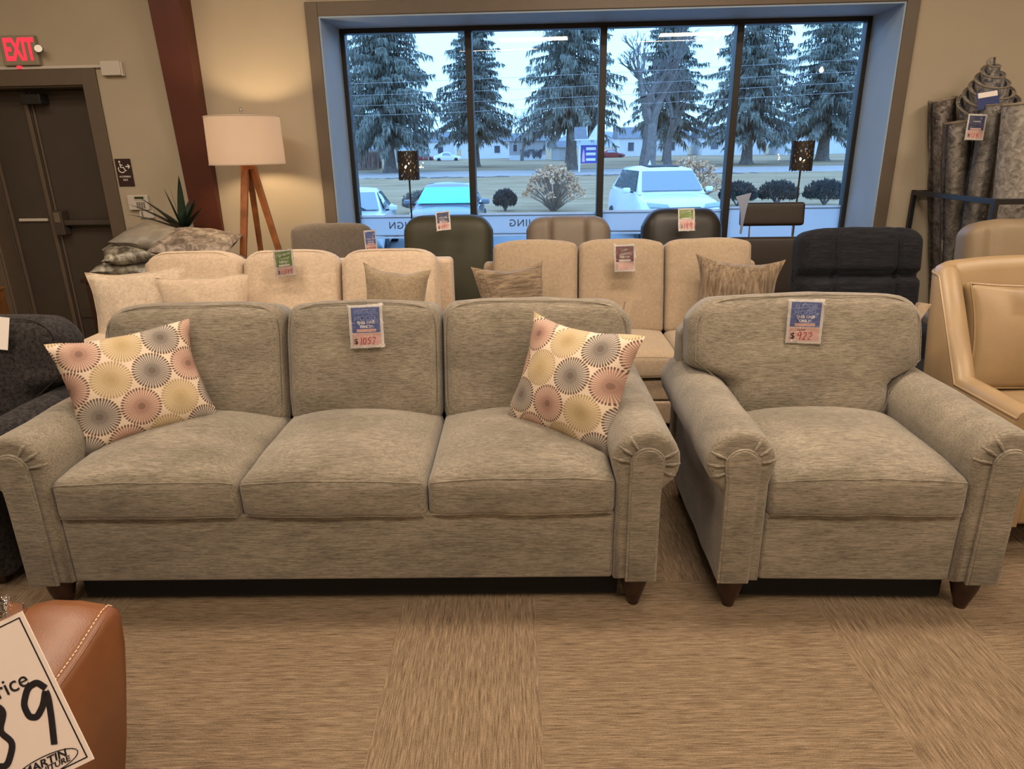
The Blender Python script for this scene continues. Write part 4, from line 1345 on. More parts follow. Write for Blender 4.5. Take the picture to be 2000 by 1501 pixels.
# ------------------------------------------------------------------ low cabinet with pillow pile, spiky plant
def cabinet():
    t = thing('cabinet', 'low dark cabinet under the pillow pile behind the cream sofa', 'cabinet', (-2.42, 4.62, 0), -0.02)
    MB().box(-0.45, 0.45, 0.02, 0.42, 0.05, 0.80).build('body', M['dark_wood'], t, False, bevel=0.004)
    MB().box(-0.47, 0.47, 0.0, 0.44, 0.80, 0.83).build('top', M['dark_wood'], t, False, bevel=0.004)
    for s in (-1, 1):
        d = MB().box(s*0.225-0.215, s*0.225+0.215, 0.003, 0.02, 0.08, 0.78).build('door', M['dark_wood'], t, False, bevel=0.003)
        MB().lathe([(0.006, 0), (0.012, 0.02), (0.001, 0.025)], 12, T=Matrix.Translation((s*0.03, 0.003, 0.45)) @ Matrix.Rotation(R(90), 4, 'X')).build('knob', M['steel'], d)
    for a in (-0.42, 0.42):
        for b in (0.04, 0.40): block_leg(t, a, b, 0.05, 0.02)
cabinet()
def mottled(name, a, b, c, sc=14, rough=0.7):
    n = NT(name); co = n.coord()
    f = n.noise(co, sc, 5, 0.65, 0.8)
    n.col(n.ramp(f, [(0.36, a), (0.5, b), (0.64, c)], 'LINEAR')); n.set(Roughness=rough)
    n.normal(n.bump(f, 0.3, 0.004)); return n.m
M['floral_brown'] = mottled('floral_brown', (0.075, 0.055, 0.042), (0.16, 0.125, 0.10), (0.33, 0.28, 0.235), 17)
M['gray_satin'] = mottled('gray_satin', (0.15, 0.135, 0.11), (0.21, 0.185, 0.155), (0.27, 0.24, 0.20), 5, 0.45)
M['metallic_print'] = mottled('metallic_print', (0.07, 0.06, 0.045), (0.20, 0.18, 0.14), (0.42, 0.39, 0.32), 18, 0.35)
def lying(loc, rz, rx=0.0, ry=0.0): return Matrix.Translation(loc) @ Matrix.Rotation(rz, 4, 'Z') @ Matrix.Rotation(R(-90)+rx, 4, 'X') @ Matrix.Rotation(ry, 4, 'Z')
pillow('throw_pillow', 'mottled dark throw pillow at the bottom of the pile on the low cabinet', 'pillow', lying((-2.58, 4.80, 0.885), 0.1, 0.05), 0.46, 0.40, 0.13, M['metallic_print'], 31, 0.08)
pillow('throw_pillow', 'grey patterned throw pillow at the bottom right of the pile under the brown floral one', 'pillow', lying((-2.13, 4.80, 0.90), -0.1, 0.0), 0.46, 0.40, 0.15, M['gray_satin'], 33, 0.08)
pillow('throw_pillow', 'shiny metallic print throw pillow sticking out at the left of the pile', 'pillow', lying((-2.56, 4.78, 0.985), 0.5, 0.10), 0.42, 0.38, 0.14, M['metallic_print'], 35, 0.10)
pillow('throw_pillow', 'plain grey satin throw pillow on top of the left of the pile', 'pillow', lying((-2.41, 4.84, 1.068), -0.15, 0.15, R(8)), 0.48, 0.42, 0.14, M['gray_satin'], 37, 0.06)
pillow('throw_pillow', 'brown floral throw pillow on top at the right of the pile', 'pillow', lying((-2.13, 4.78, 1.035), 0.05, 0.22, R(4)), 0.50, 0.44, 0.15, M['floral_brown'], 39, 0.05)
def plant():
    t = thing('potted_plant', 'dark green spiky potted plant in front of the red-brown steel column', 'plant', (-2.43, 5.26, 0))
    MB().lathe([(0.11, 0.0), (0.15, 0.02), (0.17, 0.40), (0.175, 0.45), (0.16, 0.45), (0.15, 0.41)], 28).build('pot', M['pot_gray'], t)
    MB().lathe([(0.149, 0.40), (0.08, 0.42), (0.001, 0.425)], 24).build('soil', M['soil'], t)
    MB().lathe([(0.03, 0.41), (0.026, 0.7), (0.03, 1.08)], 12).build('stem', M['trunk_bark'], t)
    rnd = random.Random(5)
    spec = [(-80, 48, .42), (-95, 12, .48), (-84, 26, .45), (-88, 36, .46), (-92, 4, .42), (-40, 82, .36), (-60, 75, .34), (20, 80, .42), (75, 62, .30), (-95, 8, .30), (40, 45, .3), (100, 60, .3), (140, 40, .3), (-140, 40, .32), (-30, 55, .28), (0, 30, .25), (180, 55, .32), (60, 20, .25), (-70, 50, .36)]
    mb = MB()
    for az, el, L in spec:
        a = R(az-90 if False else az+0); e = R(el)
        # az: 0 = +x (right), -90 .. left handled below
        d = Vector((math.sin(a), -0.35*math.cos(a), 0))
        d.normalize()
        side = Vector((-d.y, d.x, 0))
        pts = []
        for i in range(8):
            s = i/7
            up = math.sin(e)*s*L - (0.16*s*s*L if el < 60 else 0.02*s*s)
            out = math.cos(e)*s*L
            pts.append(Vector((0, 0, 1.07))+d*out+Vector((0, 0, up)))
        vs = []; fs = []
        for i, p in enumerate(pts):
            s = i/7; w = 0.034*(min(1, s*4+.35))*(1-s**2.2)+0.0008
            vs += [p-side*w, p+Vector((0, 0, -0.006*(1-s))), p+side*w]
        for i in range(7):
            for j in range(2):
                fs.append((i*3+j, i*3+j+1, i*3+j+4, i*3+j+3))
        mb.add(vs, fs)
    mb.build('leaves', M['yucca_green'], t)
M['pot_gray'] = plain('pot_gray', (0.12, 0.11, 0.10), 0.6)
M['soil'] = plain('soil', (0.03, 0.02, 0.014), 0.95)
M['trunk_bark'] = plain('trunk_bark', (0.085, 0.07, 0.06), 0.9, var=0.4, scale=40, bump=0.5)
M['yucca_green'] = plain('yucca_green', (0.010, 0.021, 0.013), 0.4, var=0.3, scale=30)
plant()

# wooden post corner seen at the far left edge
def cane():
    t = thing('wooden_post', 'brown wooden display post at the left picture edge in front of the doors', 'post', (-3.33, 4.40, 0), 0.0)
    MB().box(-0.05, 0.05, -0.05, 0.05, 0, 0.80).build('post', M['rail_wood'], t, False, bevel=0.006)
    MB().box(-0.09, 0.09, -0.09, 0.09, 0, 0.05).build('foot', M['rail_wood'], t, False, bevel=0.006)
    MB().box(-0.058, 0.058, -0.058, 0.058, 0.80, 0.82).build('cap', M['rail_wood'], t, False, bevel=0.006)
cane()

# ------------------------------------------------------------------ rolled rugs in a black rack, right
M['rug_brown'] = mottled('rug_brown', (0.10, 0.080, 0.065), (0.22, 0.18, 0.145), (0.34, 0.29, 0.24), 22, 0.9)
M['rug_gray'] = mottled('rug_gray', (0.15, 0.132, 0.115), (0.27, 0.24, 0.21), (0.39, 0.355, 0.32), 26, 0.9)
M['rug_cream'] = mottled('rug_cream', (0.16, 0.14, 0.115), (0.33, 0.29, 0.24), (0.45, 0.40, 0.33), 24, 0.9)
M['rug_blue'] = mottled('rug_blue', (0.05, 0.055, 0.08), (0.16, 0.15, 0.145), (0.34, 0.31, 0.27), 26, 0.9)
M['rug_back'] = plain('rug_back', (0.24, 0.19, 0.14), 0.95)
def spiral_ring(r0, r1, turns, th, z, n=40):
    pts = []
    N = int(turns*n)
    for i in range(N+1):
        f = i/N; a = 2*math.pi*turns*f
        r = r0+(r1-r0)*f
        pts.append((r*math.cos(a), r*math.sin(a)))
    return pts
def rolled_rug(label, foot, top, r, mat, turns=4.5, wrapped=False, cone=0.0, bulge=0.0, name='rolled_rug', seed=1, taper=0.0, slant=0.0):
    """spiral sheet rolled round the axis foot->top; cone > 0 lets the inner turns stick out at the top"""
    F, T_ = Vector(foot), Vector(top)
    L = (T_-F).length; z = (T_-F).normalized()
    x = Vector((1, 0, 0)); x = (x-z*x.dot(z)).normalized(); y = z.cross(x)
    Mx = Matrix((x, y, z)).transposed().to_4x4(); Mx.translation = F
    t = thing(name, label, 'rug', mat=Mx)
    sp = spiral_ring(0.018, r, turns, 0.01, 0)
    m = len(sp); rows = 12
    th = (r-0.018)/turns*0.62
    vs = []; fs = []
    for s in (0, 1):
        for j in range(rows+1):
            for i, (px, py) in enumerate(sp):
                f = i/(m-1)
                h = L*(j/rows)
                if j == rows: h = L+cone*(1-f)
                elif cone and j > rows-3: h += cone*(1-f)*(j-rows+3)/3
                k = 1.0
                if bulge: k += bulge*math.sin(h*7+seed)*f+0.5*bulge*nz(px*4, py*4, h, 3, seed)
                tp_ = sstep(0.80, 0.985, j/rows)
                if taper: k *= 1-taper*(1-tp_)
                if slant: h += slant*py*tp_
                rr = math.hypot(px, py); q = max(0.004, rr*k-(th if s else 0))/max(rr, 1e-6)
                vs.append((px*q, py*q, h))
    for s in (0, 1):
        o = s*(rows+1)*m
        for j in range(rows):
            for i in range(m-1):
                q = (o+j*m+i, o+j*m+i+1, o+(j+1)*m+i+1, o+(j+1)*m+i)
                fs.append(q if s == 0 else q[::-1])
    o2 = (rows+1)*m
    for i in range(m-1):
        fs.append((rows*m+i, rows*m+i+1, o2+rows*m+i+1, o2+rows*m+i))
        fs.append((i+1, i, o2+i, o2+i+1))
    for j in range(rows):
        fs.append((j*m+m-1, o2+j*m+m-1, o2+(j+1)*m+m-1, (j+1)*m+m-1))
    MB().add(vs, fs).build('rolled_sheet', mat, t, angle=50)
    MB().tube([Vector(vs[rows*m+i]) for i in range(m)], 0.0055, 5).build('bound_edge', M['rug_back'], t)
    if wrapped:
        mb = MB()
        n = 26
        def f(u, v):
            a = 2*math.pi*u; h = L*(v*1.005)
            k = r*1.045*(1+bulge*math.sin(h*7+seed))+0.010*nz(math.cos(a), math.sin(a), h*2.2, 2.5, seed)
            return (k*math.cos(a), k*math.sin(a), h)
        mb.grid(f, n, 40)
        mb.build('plastic_wrap', M['clear_plastic'], t)
    return t
rolled_rug('brown rolled rug, thin and leftmost in the black rack', (3.36, 5.16, 0.03), (3.015, 5.16, 1.885), 0.085, M['rug_brown'], 3.5, True, seed=2)
rolled_rug('beige rolled rug in wrinkled plastic wrap with the lowest top in the rack', (3.30, 4.96, 0.03), (3.028, 4.96, 1.735), 0.082, M['rug_cream'], 4.5, True, bulge=0.05, seed=5)
rolled_rug('grey patterned rolled rug in shiny plastic wrap in the middle of the rack', (3.19, 4.78, 0.03), (3.135, 4.79, 1.830), 0.076, M['rug_gray'], 4, True, bulge=0.01, seed=7)
rolled_rug('tall rug with cone-like spiral end rising above all others in the rack', (3.52, 5.08, 0.03), (3.235, 4.98, 1.82), 0.205, M['rug_blue'], 6.0, False, cone=0.31, seed=9, taper=0.52, slant=0.42)
rolled_rug('thick grey rolled rug at the right end of the rack', (3.36, 4.53, 0.03), (3.165, 4.53, 1.83), 0.135, M['rug_gray'], 6, False, seed=11)
rolled_rug('dark grey rolled rug behind the thick grey roll at the right picture edge', (3.66, 4.76, 0.03), (3.48, 4.78, 1.94), 0.12, M['rug_brown'], 5, False, seed=13)
def rack():
    t = thing('rug_rack', 'black metal rack holding the rolled rugs upright', 'rack', (3.0, 4.35, 0), 0.0)
    zt = 1.28; yb = 0.90
    for (x, y) in ((-0.02, 0.0), (-0.02, yb), (1.05, 0.0), (1.05, yb)):
        MB().box(x-.015, x+.015, y-.015, y+.015, 0, zt).build('upright', M['black_metal'], t, False, bevel=0.003)
    for y in (0.0, yb):
        MB().box(-0.005, 1.035, y-.013, y+.013, zt-.036, zt-.002).build('rail', M['black_metal'], t, False, bevel=0.003)
    for x in (-0.02, 1.05):
        MB().box(x-.013, x+.013, .015, yb-.015, zt-.036, zt-.002).build('side_rail', M['black_metal'], t, False, bevel=0.003)
    MB().box(-0.005, 1.035, 0.0, yb, 0.006, 0.022).build('floor_tray', M['black_metal'], t, False)
rack()
price_tag('blue and white price card tied between the wrapped rugs', frame3((2.905, 4.66, 1.625), (3.02, 4.655, 1.62), (2.92, 4.675, 1.775), 0.5, 0.5), 'tag_navy', 0.115, 0.155,
          lines=[('THIS ONE', 0.40, 0.12)], price='129', split=0.36)
o = MB().soft((0.16, 0.004, 0.11), 0.0015, (6, 1, 5), None).build('rug_label', M['tag_navy'], None)
o.matrix_world = look((3.085, 4.775, 1.862), R(-12), R(-8), 0.15); tag(o, 'blue label with white top edge on the spiral rug roll', 'label')
MB().box(-0.07, 0.07, -0.0032, -0.0021, 0.018, 0.05).build('label_band', M['white_paper'], o, False)
s1 = swatch('beige cloth swatch hanging behind the right top corner of the grey armchair', (1.765, 2.90, 0.965), 0.62, 0.3)
s1 = swatch('beige cloth swatch hanging at the right top corner of the grey sofa', (0.520, 2.99, 0.975), 0.55, 0.9)

# ------------------------------------------------------------------ ceiling fixtures whose reflections show in the window
def linear_light(x, y, z, L, label):
    t = thing('linear_pendant', label, 'ceiling light', (x, y, z))
    MB().box(-L/2, L/2, -0.04, 0.04, 0, 0.06).build('housing', M['white_plastic'], t, False, bevel=0.004)
    MB().box(-L/2+.01, L/2-.01, -0.032, 0.032, -0.006, -0.0005).build('diffuser', M['tube_glow'], t, False)
    mb = MB()
    for s in (-1, 1): mb.tube([(s*L*0.4, 0, 0.06), (s*L*0.4, 0, CEIL-z)], 0.003, 6)
    mb.build('hanger', M['steel'], t)
linear_light(-1.05, -2.4, 3.35, 1.5, 'linear pendant light behind the camera mirrored in the second window pane')
linear_light(2.15, -2.4, 3.42, 1.35, 'linear pendant light behind the camera mirrored at the middle window mullion')
def bulb_pendant(x, y, z, label):
    t = thing('bulb_pendant', label, 'ceiling light', (x, y, z), group='bare bulb pendants mirrored in the window')
    MB().lathe([(0.001, -0.04), (0.03, -0.025), (0.04, 0.0), (0.03, 0.03), (0.014, 0.06)], 16).build('bulb', M['pendant_bulb'], t)
    MB().lathe([(0.016, 0.06), (0.016, 0.11)], 12).build('socket', M['black_metal'], t)
    MB().tube([(0, 0, 0.11), (0, 0, CEIL-z)], 0.004, 6).build('cord', M['black_metal'], t)
M['pendant_bulb'] = emit('pendant_bulb', (1.0, 0.72, 0.38), 60.0)
for i, (x, y, z) in enumerate([(4.7, -1.8, 2.80), (5.15, -1.8, 2.80), (5.5, -1.8, 3.15), (5.5, -2.1, 2.8), (2.9, -2.0, 3.40), (2.95, -2.15, 3.2)]):
    bulb_pendant(x, y, z, 'warm bare bulb pendant mirrored in the right window panes')
# ------------------------------------------------------------------ outdoors
GZ = -0.70
def ground_mat(name, a, b, c, sc, band=0.0):
    n = NT(name); co = n.coord()
    f = n.noise(n.mapping(co, (0.35, 1.2, 1)), sc, 6, 0.65)
    n.col(n.ramp(f, [(0.36, a), (0.5, b), (0.64, c)])); n.set(Roughness=0.95)
    n.b.inputs['Specular IOR Level'].default_value = 0.1
    return n.m
M['winter_grass'] = ground_mat('winter_grass', (0.32, 0.205, 0.105), (0.42, 0.27, 0.145), (0.50, 0.335, 0.19), 0.9)
M['far_grass'] = ground_mat('far_grass', (0.28, 0.18, 0.095), (0.38, 0.25, 0.135), (0.46, 0.31, 0.18), 0.3)
M['asphalt'] = plain('asphalt', (0.22, 0.22, 0.22), 0.8, var=0.1, scale=3)
M['road_gray'] = plain('road_gray', (0.44, 0.34, 0.28), 0.7, var=0.06, scale=1)
def ground(name, x0, x1, y0, y1, z, m):
    return struct(MB().box(x0, x1, y0, y1, z-0.2, z).build(name, m, None, False))
ground('parking_lot', -80, 90, 6.6, 25.0, GZ, M['asphalt'])
ground('lawn', -80, 90, 25.0, 59.5, GZ+0.02, M['winter_grass'])
road = MB().add([(-150, 62, GZ-.1), (150, 57.5, GZ-.1), (150, 71.5, GZ-.1), (-150, 76, GZ-.1), (-150, 62, GZ+.03), (150, 57.5, GZ+.03), (150, 71.5, GZ+.03), (-150, 76, GZ+.03)],
         [(0, 3, 2, 1), (4, 5, 6, 7), (0, 1, 5, 4), (1, 2, 6, 5), (2, 3, 7, 6), (3, 0, 4, 7)]).build('road', M['road_gray'], None, False)
struct(road)
def far_field():
    mb = MB()
    def f(u, v):
        x = -320+640*u; y = 72.5+330*v**1.5
        z = GZ-0.03+0.25*nz(x, y, 0, 0.06, 4)*min(1, v*3)+1.2*v
        return (x, y, z)
    mb.grid(f, 90, 40)
    def g(u, v):
        a = f(1-u, v); return (a[0], a[1], a[2]-1.5)
    mb.grid(g, 4, 4)
    struct(mb.build('far_field', M['far_grass']))
far_field()
M['dirt'] = plain('dirt', (0.16, 0.12, 0.09), 0.95, var=0.4, scale=4)
def dirt_bank():
    mb = MB(); rnd = random.Random(2)
    for i in range(150):
        x = rnd.uniform(-22, 20); y = 58.6-x*0.015+rnd.uniform(-1.1, 0.4); s = rnd.uniform(.12, .5)
        mb.lathe([(s, 0), (s*.8, s*.14), (0.01, s*.22)], 6, (x, y, GZ))
    o = mb.build('dirt_bank', M['dirt']); o['kind'] = 'stuff'
    tag(o, 'broken line of brown clods along the near edge of the road', 'dirt')
dirt_bank()
M['hill_blue'] = plain('hill_blue', (0.30, 0.31, 0.32), 1.0, var=0.15, scale=0.05)
def hills():
    mb = MB()
    def f(u, v):
        x = -500+1000*u; y = 390+140*v
        hgt = (11+6*nz(x, 0, 0, 0.008, 2)+2.0*nz(x, 0, 0, 0.06, 5)+0.8*nz(x, 0, 0, 0.3, 6))*math.sin(v*math.pi)
        return (x, y, hgt-3)
    mb.grid(f, 300, 10)
    o = mb.build('hills', M['hill_blue']); struct(o)
hills()

# --- trees
M['spruce_needles'] = plain('spruce_needles', (0.235, 0.235, 0.19), 0.9, var=0.45, scale=0.35, spec=0.1)
M['spruce_bark'] = plain('spruce_bark', (0.17, 0.135, 0.11), 0.95, var=0.3, scale=3)
M['gray_bark'] = plain('gray_bark', (0.19, 0.165, 0.145), 0.95, var=0.25, scale=3)
def spruce(x, y, H, rad, seed, label, bottom=0.15, trunk_r=0.55, dens=1.0, tip=0.06, lean=0.0, group=None, openness=0.42):
    t = thing('spruce_tree', label, 'tree', (x, y, GZ))
    rnd = random.Random(seed)
    MB().lathe([(trunk_r*1.5, 0), (trunk_r*1.05, 0.5), (trunk_r*0.85, 2.0), (trunk_r*0.7, H*.4), (trunk_r*0.35, H*.75), (0.04, H)], 12).build('trunk', M['spruce_bark'], t)
    br = MB(); fo = MB()
    z = H*bottom
    while z < H*0.985:
        f = (z/H-bottom)/(1-bottom)
        Lm = rad*((1-f)**0.72)*(0.78+0.22*min(1, f*9))+tip*rad*0.5
        nb = int(rnd.choice((4, 5, 5, 6))*dens)
        a0 = rnd.uniform(0, 6.28)
        for k in range(max(3, nb)):
            az = a0+6.283*k/max(3, nb)+rnd.uniform(-.35, .35)
            L = Lm*rnd.uniform(0.55, 1.12)
            d = Vector((math.cos(az), math.sin(az), 0)); sd = Vector((-d.y, d.x, 0))
            droop = rnd.uniform(0.12, 0.36)*(1.2-f*.7); rise = rnd.uniform(0.0, 0.14)+f*0.25
            pts = []
            for i in range(6):
                s = i/5
                pts.append(Vector((0, 0, z))+d*(L*s)+Vector((0, 0, L*(rise*s-droop*s*s*1.3+0.16*max(0, s-.72)))))
            br.tube(pts, [max(0.012, 0.05*(1-i/5.5)*L/4) for i in range(6)], 4, cap=False)
            n = int(8+L*7.0)
            for i in range(n):
                s = (i+rnd.random())/n
                if s < 0.14: continue
                q = s*5; j = min(4, int(q)); p = pts[j].lerp(pts[j+1], q-j)
                for r_ in range(5):
                    if rnd.random() < openness: continue
                    # drooping tassel
                    ln = rnd.uniform(.30, .95)*(0.6+0.5*(1-f))
                    wd = rnd.uniform(.035, .085)
                    o = sd*rnd.uniform(-.55, .55)*(1.1-s*.6)*min(1.2, L*.32)
                    dr = (Vector((0, 0, -1))+d*rnd.uniform(-.1, .55)+sd*rnd.uniform(-.45, .45)).normalized()
                    wv = (sd*rnd.uniform(-1, 1)+d*rnd.uniform(-1, 1))
                    if wv.length < .1: wv = sd
                    wv.normalize()
                    b = p+o+Vector((0, 0, rnd.uniform(-.05, .12)))
                    fo.add([b-wv*wd*.4, b+dr*ln*.45-wv*wd, b+dr*ln, b+dr*ln*.45+wv*wd, b+wv*wd*.4], [(0, 1, 2, 3, 4)])
                if rnd.random() > openness:
                    # flat spray along the branch
                    ln = rnd.uniform(.3, .7); wd = rnd.uniform(.08, .18)
                    o = sd*rnd.choice((-1, 1))
                    dr = (d*rnd.uniform(.3, .9)+o*rnd.uniform(.4, 1.0)+Vector((0, 0, -.25))).normalized()
                    wv = dr.cross(Vector((0, 0, 1)))
                    if wv.length < .1: wv = sd.copy()
                    wv.normalize()
                    fo.add([p, p+dr*ln*.5-wv*wd, p+dr*ln, p+dr*ln*.5+wv*wd], [(0, 1, 2, 3)])
        z += rnd.uniform(.22, .36)*(1+0.25*(1-dens))
    br.build('branches', M['spruce_bark'], t)
    fo.build('foliage', M['spruce_needles'], t, smooth=False)
    return t
spruce(-11.9, 73.0, 20.0, 6.8, 11, 'leftmost big spruce in the first window pane with drooping branches', 0.16, 0.60)
spruce(-3.9, 86.5, 19.0, 5.3, 12, 'narrow pointed spruce behind the first window mullion', 0.20, 0.50)
spruce(6.3, 73.0, 20.5, 5.9, 13, 'spruce with a flared trunk behind the roofed notice board', 0.20, 0.62)
spruce(20.6, 95.0, 22.5, 5.8, 16, 'spruce directly right of the bare forked tree in the third window pane', 0.17, 0.50)
spruce(26.4, 80.5, 21.5, 6.2, 14, 'spruce in the fourth window pane left of the slim dark lamp', 0.15, 0.62)
spruce(37.6, 87.0, 21.5, 6.6, 15, 'rightmost spruce beside the utility pole', 0.16, 0.75)
spruce(-20.5, 90.0, 15.0, 4.6, 17, 'spruce at the far left edge of the window, half hidden by the frame', 0.12, 0.4)

def bare_tree(x, y, H, seed, label, r0, spread=1.0, depth=6, fork=None):
    t = thing('bare_tree', label, 'tree', (x, y, GZ))
    rnd = random.Random(seed); mb = MB(); tw = MB()
    def grow(p, d, L, r, k):
        pts = [p]; q = p; dd = d.copy()
        n = 4
        for i in range(n):
            dd = (dd+Vector((rnd.uniform(-.12, .12), rnd.uniform(-.12, .12), rnd.uniform(-.02, .10)))).normalized()
            q = q+dd*L/n; pts.append(q)
        (mb if k > 2 else tw).tube(pts, [r*(1-.32*i/n) for i in range(n+1)], 6 if k > 3 else 4 if k > 1 else 3, cap=False)
        if k == 0: return
        nb = rnd.choice((2, 3, 3)) if k > 1 else rnd.choice((3, 4))
        for i in range(nb):
            az = rnd.uniform(0, 6.28); an = rnd.uniform(.28, .75)*spread
            ax = Vector((math.cos(az), math.sin(az), rnd.uniform(-.2, .3)))
            nd = (dd*math.cos(an)+ax*math.sin(an)).normalized()
            st = pts[-1] if i < 2 else pts[rnd.choice((2, 3))]
            grow(st, nd, L*rnd.uniform(.62, .82), r*rnd.uniform(.5, .66), k-1)
    grow(Vector((0, 0, 0)), Vector((0, 0, 1)), H*.20, r0, depth)
    if fork: grow(Vector((fork[0], fork[1], 0)), Vector((.12, 0, 1)).normalized(), H*.18, r0*.6, depth-1)
    mb.build('trunk', M['gray_bark'], t)
    tw.build('twigs', M['gray_bark'], t)
    return t
bare_tree(13.6, 71.0, 21.0, 5, 'big bare deciduous tree behind the white car outside', 0.85, 0.9, 7)
bare_tree(17.9, 81.5, 15.0, 8, 'slimmer bare tree right of the big bare tree trunk', 0.5, 0.8, 6)
bare_tree(2.0, 108.0, 13.0, 9, 'small bare tree far behind the houses in the second window pane', 0.3, 0.9, 6)
bare_tree(-17.0, 112.0, 13.0, 10, 'small bare tree far off in the first window pane', 0.3, 0.9, 6)

def reeds():
    mb = MB(); rnd = random.Random(3)
    for i in range(2600):
        x = rnd.uniform(-26, -14.5); y = rnd.uniform(80.5, 82.5); h = rnd.uniform(1.4, 2.5)
        dx = rnd.uniform(-.3, .3)
        mb.add([(x, y, GZ+.2), (x+.10, y, GZ+.2), (x+.05+dx, y, GZ+h+.2)], [(0, 1, 2)])
    o = mb.build('reed_bed', M['reed_pink'], None, False); o['kind'] = 'stuff'
    tag(o, 'band of dry pinkish reeds across the road at the far left', 'reeds')
M['reed_pink'] = plain('reed_pink', (0.30, 0.20, 0.16), 0.9, var=0.3, scale=2)
reeds()

def shrub(x, y, r, h, seed, label, mat, name='round_shrub', leaf=0.05, n=2600):
    t = thing(name, label, 'shrub', (x, y, GZ+.02))
    rnd = random.Random(seed); mb = MB()
    for i in range(n):
        a = rnd.uniform(0, 6.283); u = rnd.random()
        ph = math.acos(1-u*1.25) if True else 0
        k = rnd.uniform(.72, 1.02)
        d = Vector((math.sin(ph)*math.cos(a)*r, math.sin(ph)*math.sin(a)*r, h*(.45+.55*math.cos(ph))))
        p = Vector((d.x*k, d.y*k, max(.03, d.z*k)))
        w = Vector((rnd.uniform(-1, 1), rnd.uniform(-1, 1), rnd.uniform(-1, 1))).normalized()*leaf
        up = (Vector((d.x, d.y, d.z+.4)).normalized()+Vector((rnd.uniform(-.5, .5), rnd.uniform(-.5, .5), rnd.uniform(0, .5))))*leaf*2.2
        mb.add([p-w, p+up*.5-w*.6, p+up, p+up*.5+w*.6], [(0, 1, 2, 3)])
    mb.build('leaves', mat, t, False)
    st = MB()
    for i in range(14):
        a = rnd.uniform(0, 6.283); st.tube([(0, 0, 0), (r*.35*math.cos(a), r*.35*math.sin(a), h*.4), (r*.75*math.cos(a), r*.75*math.sin(a), h*.75)], [.03, .02, .008], 5)
    st.build('stems', M['gray_bark'], t)
M['shrub_green'] = plain('shrub_green', (0.060, 0.060, 0.052), 0.8, var=0.5, scale=3)
M['shrub_pale'] = plain('shrub_pale', (0.16, 0.145, 0.125), 0.85, var=0.5, scale=3)
shrub(-0.15, 26.9, 0.40, 0.72, 1, 'small round dark shrub between the grey car and the dried hydrangea', M['shrub_green'])
shrub(8.75, 27.3, 0.66, 0.86, 2, 'round shrub right of the third window mullion, leftmost of the right three', M['shrub_green'])
shrub(10.35, 27.5, 0.72, 0.86, 3, 'round shrub in the middle of the fourth window pane', M['shrub_green'])
shrub(12.05, 27.2, 0.74, 0.88, 4, 'round shrub at the right of the fourth pane beyond the slim lamp', M['shrub_green'])
shrub(-3.35, 26.6, 0.62, 0.75, 5, 'pale twiggy shrub between the silver and the grey car', M['shrub_pale'], leaf=0.035)

def hydrangea(x, y, r, h, seed, label, nst=120):
    t = thing('hydrangea_bush', label, 'shrub', (x, y, GZ+.02))
    rnd = random.Random(seed); st = MB(); fl = MB()
    for i in range(nst):
        a = rnd.uniform(0, 6.283); s = rnd.random()**.55
        tip = Vector((r*s*math.cos(a), r*s*math.sin(a), h*(1.0-.62*s**2.6)*rnd.uniform(.78, 1.03)))
        mid = Vector((tip.x*.45, tip.y*.45, tip.z*.55))
        st.tube([(tip.x*.06, tip.y*.06, 0), mid, tip], [.020, .013, .007], 4, cap=False)
        for q in range(3):
            e = mid.lerp(tip, rnd.uniform(.3, .8)); f = e+Vector((rnd.uniform(-.2, .2), rnd.uniform(-.2, .2), rnd.uniform(.1, .3)))
            st.tube([e, f], [.008, .005], 3, cap=False)
        for q in range(11):
            c = tip+Vector((rnd.uniform(-.085, .085), rnd.uniform(-.085, .085), rnd.uniform(-.06, .09)))
            w = Vector((rnd.uniform(-1, 1), rnd.uniform(-1, 1), rnd.uniform(-1, 1))).normalized()*.055
            v = Vector((rnd.uniform(-1, 1), rnd.uniform(-1, 1), rnd.uniform(-1, 1))).normalized()*.055
            fl.add([c-w, c-v, c+w, c+v], [(0, 1, 2, 3)])
    st.build('stems', M['hydrangea_stem'], t); fl.build('dry_flower_heads', M['dry_flower'], t, False)
M['hydrangea_stem'] = plain('hydrangea_stem', (0.30, 0.22, 0.16), 0.9, var=0.3, scale=8)
M['dry_flower'] = plain('dry_flower', (0.72, 0.44, 0.25), 0.9, var=0.35, scale=4)
hydrangea(1.66, 26.6, 1.10, 1.62, 4, 'large dried hydrangea bush with tan flower heads in the second window pane')
hydrangea(6.95, 27.4, 1.2, 1.80, 6, 'dried hydrangea bush with tan flower heads behind the white car')

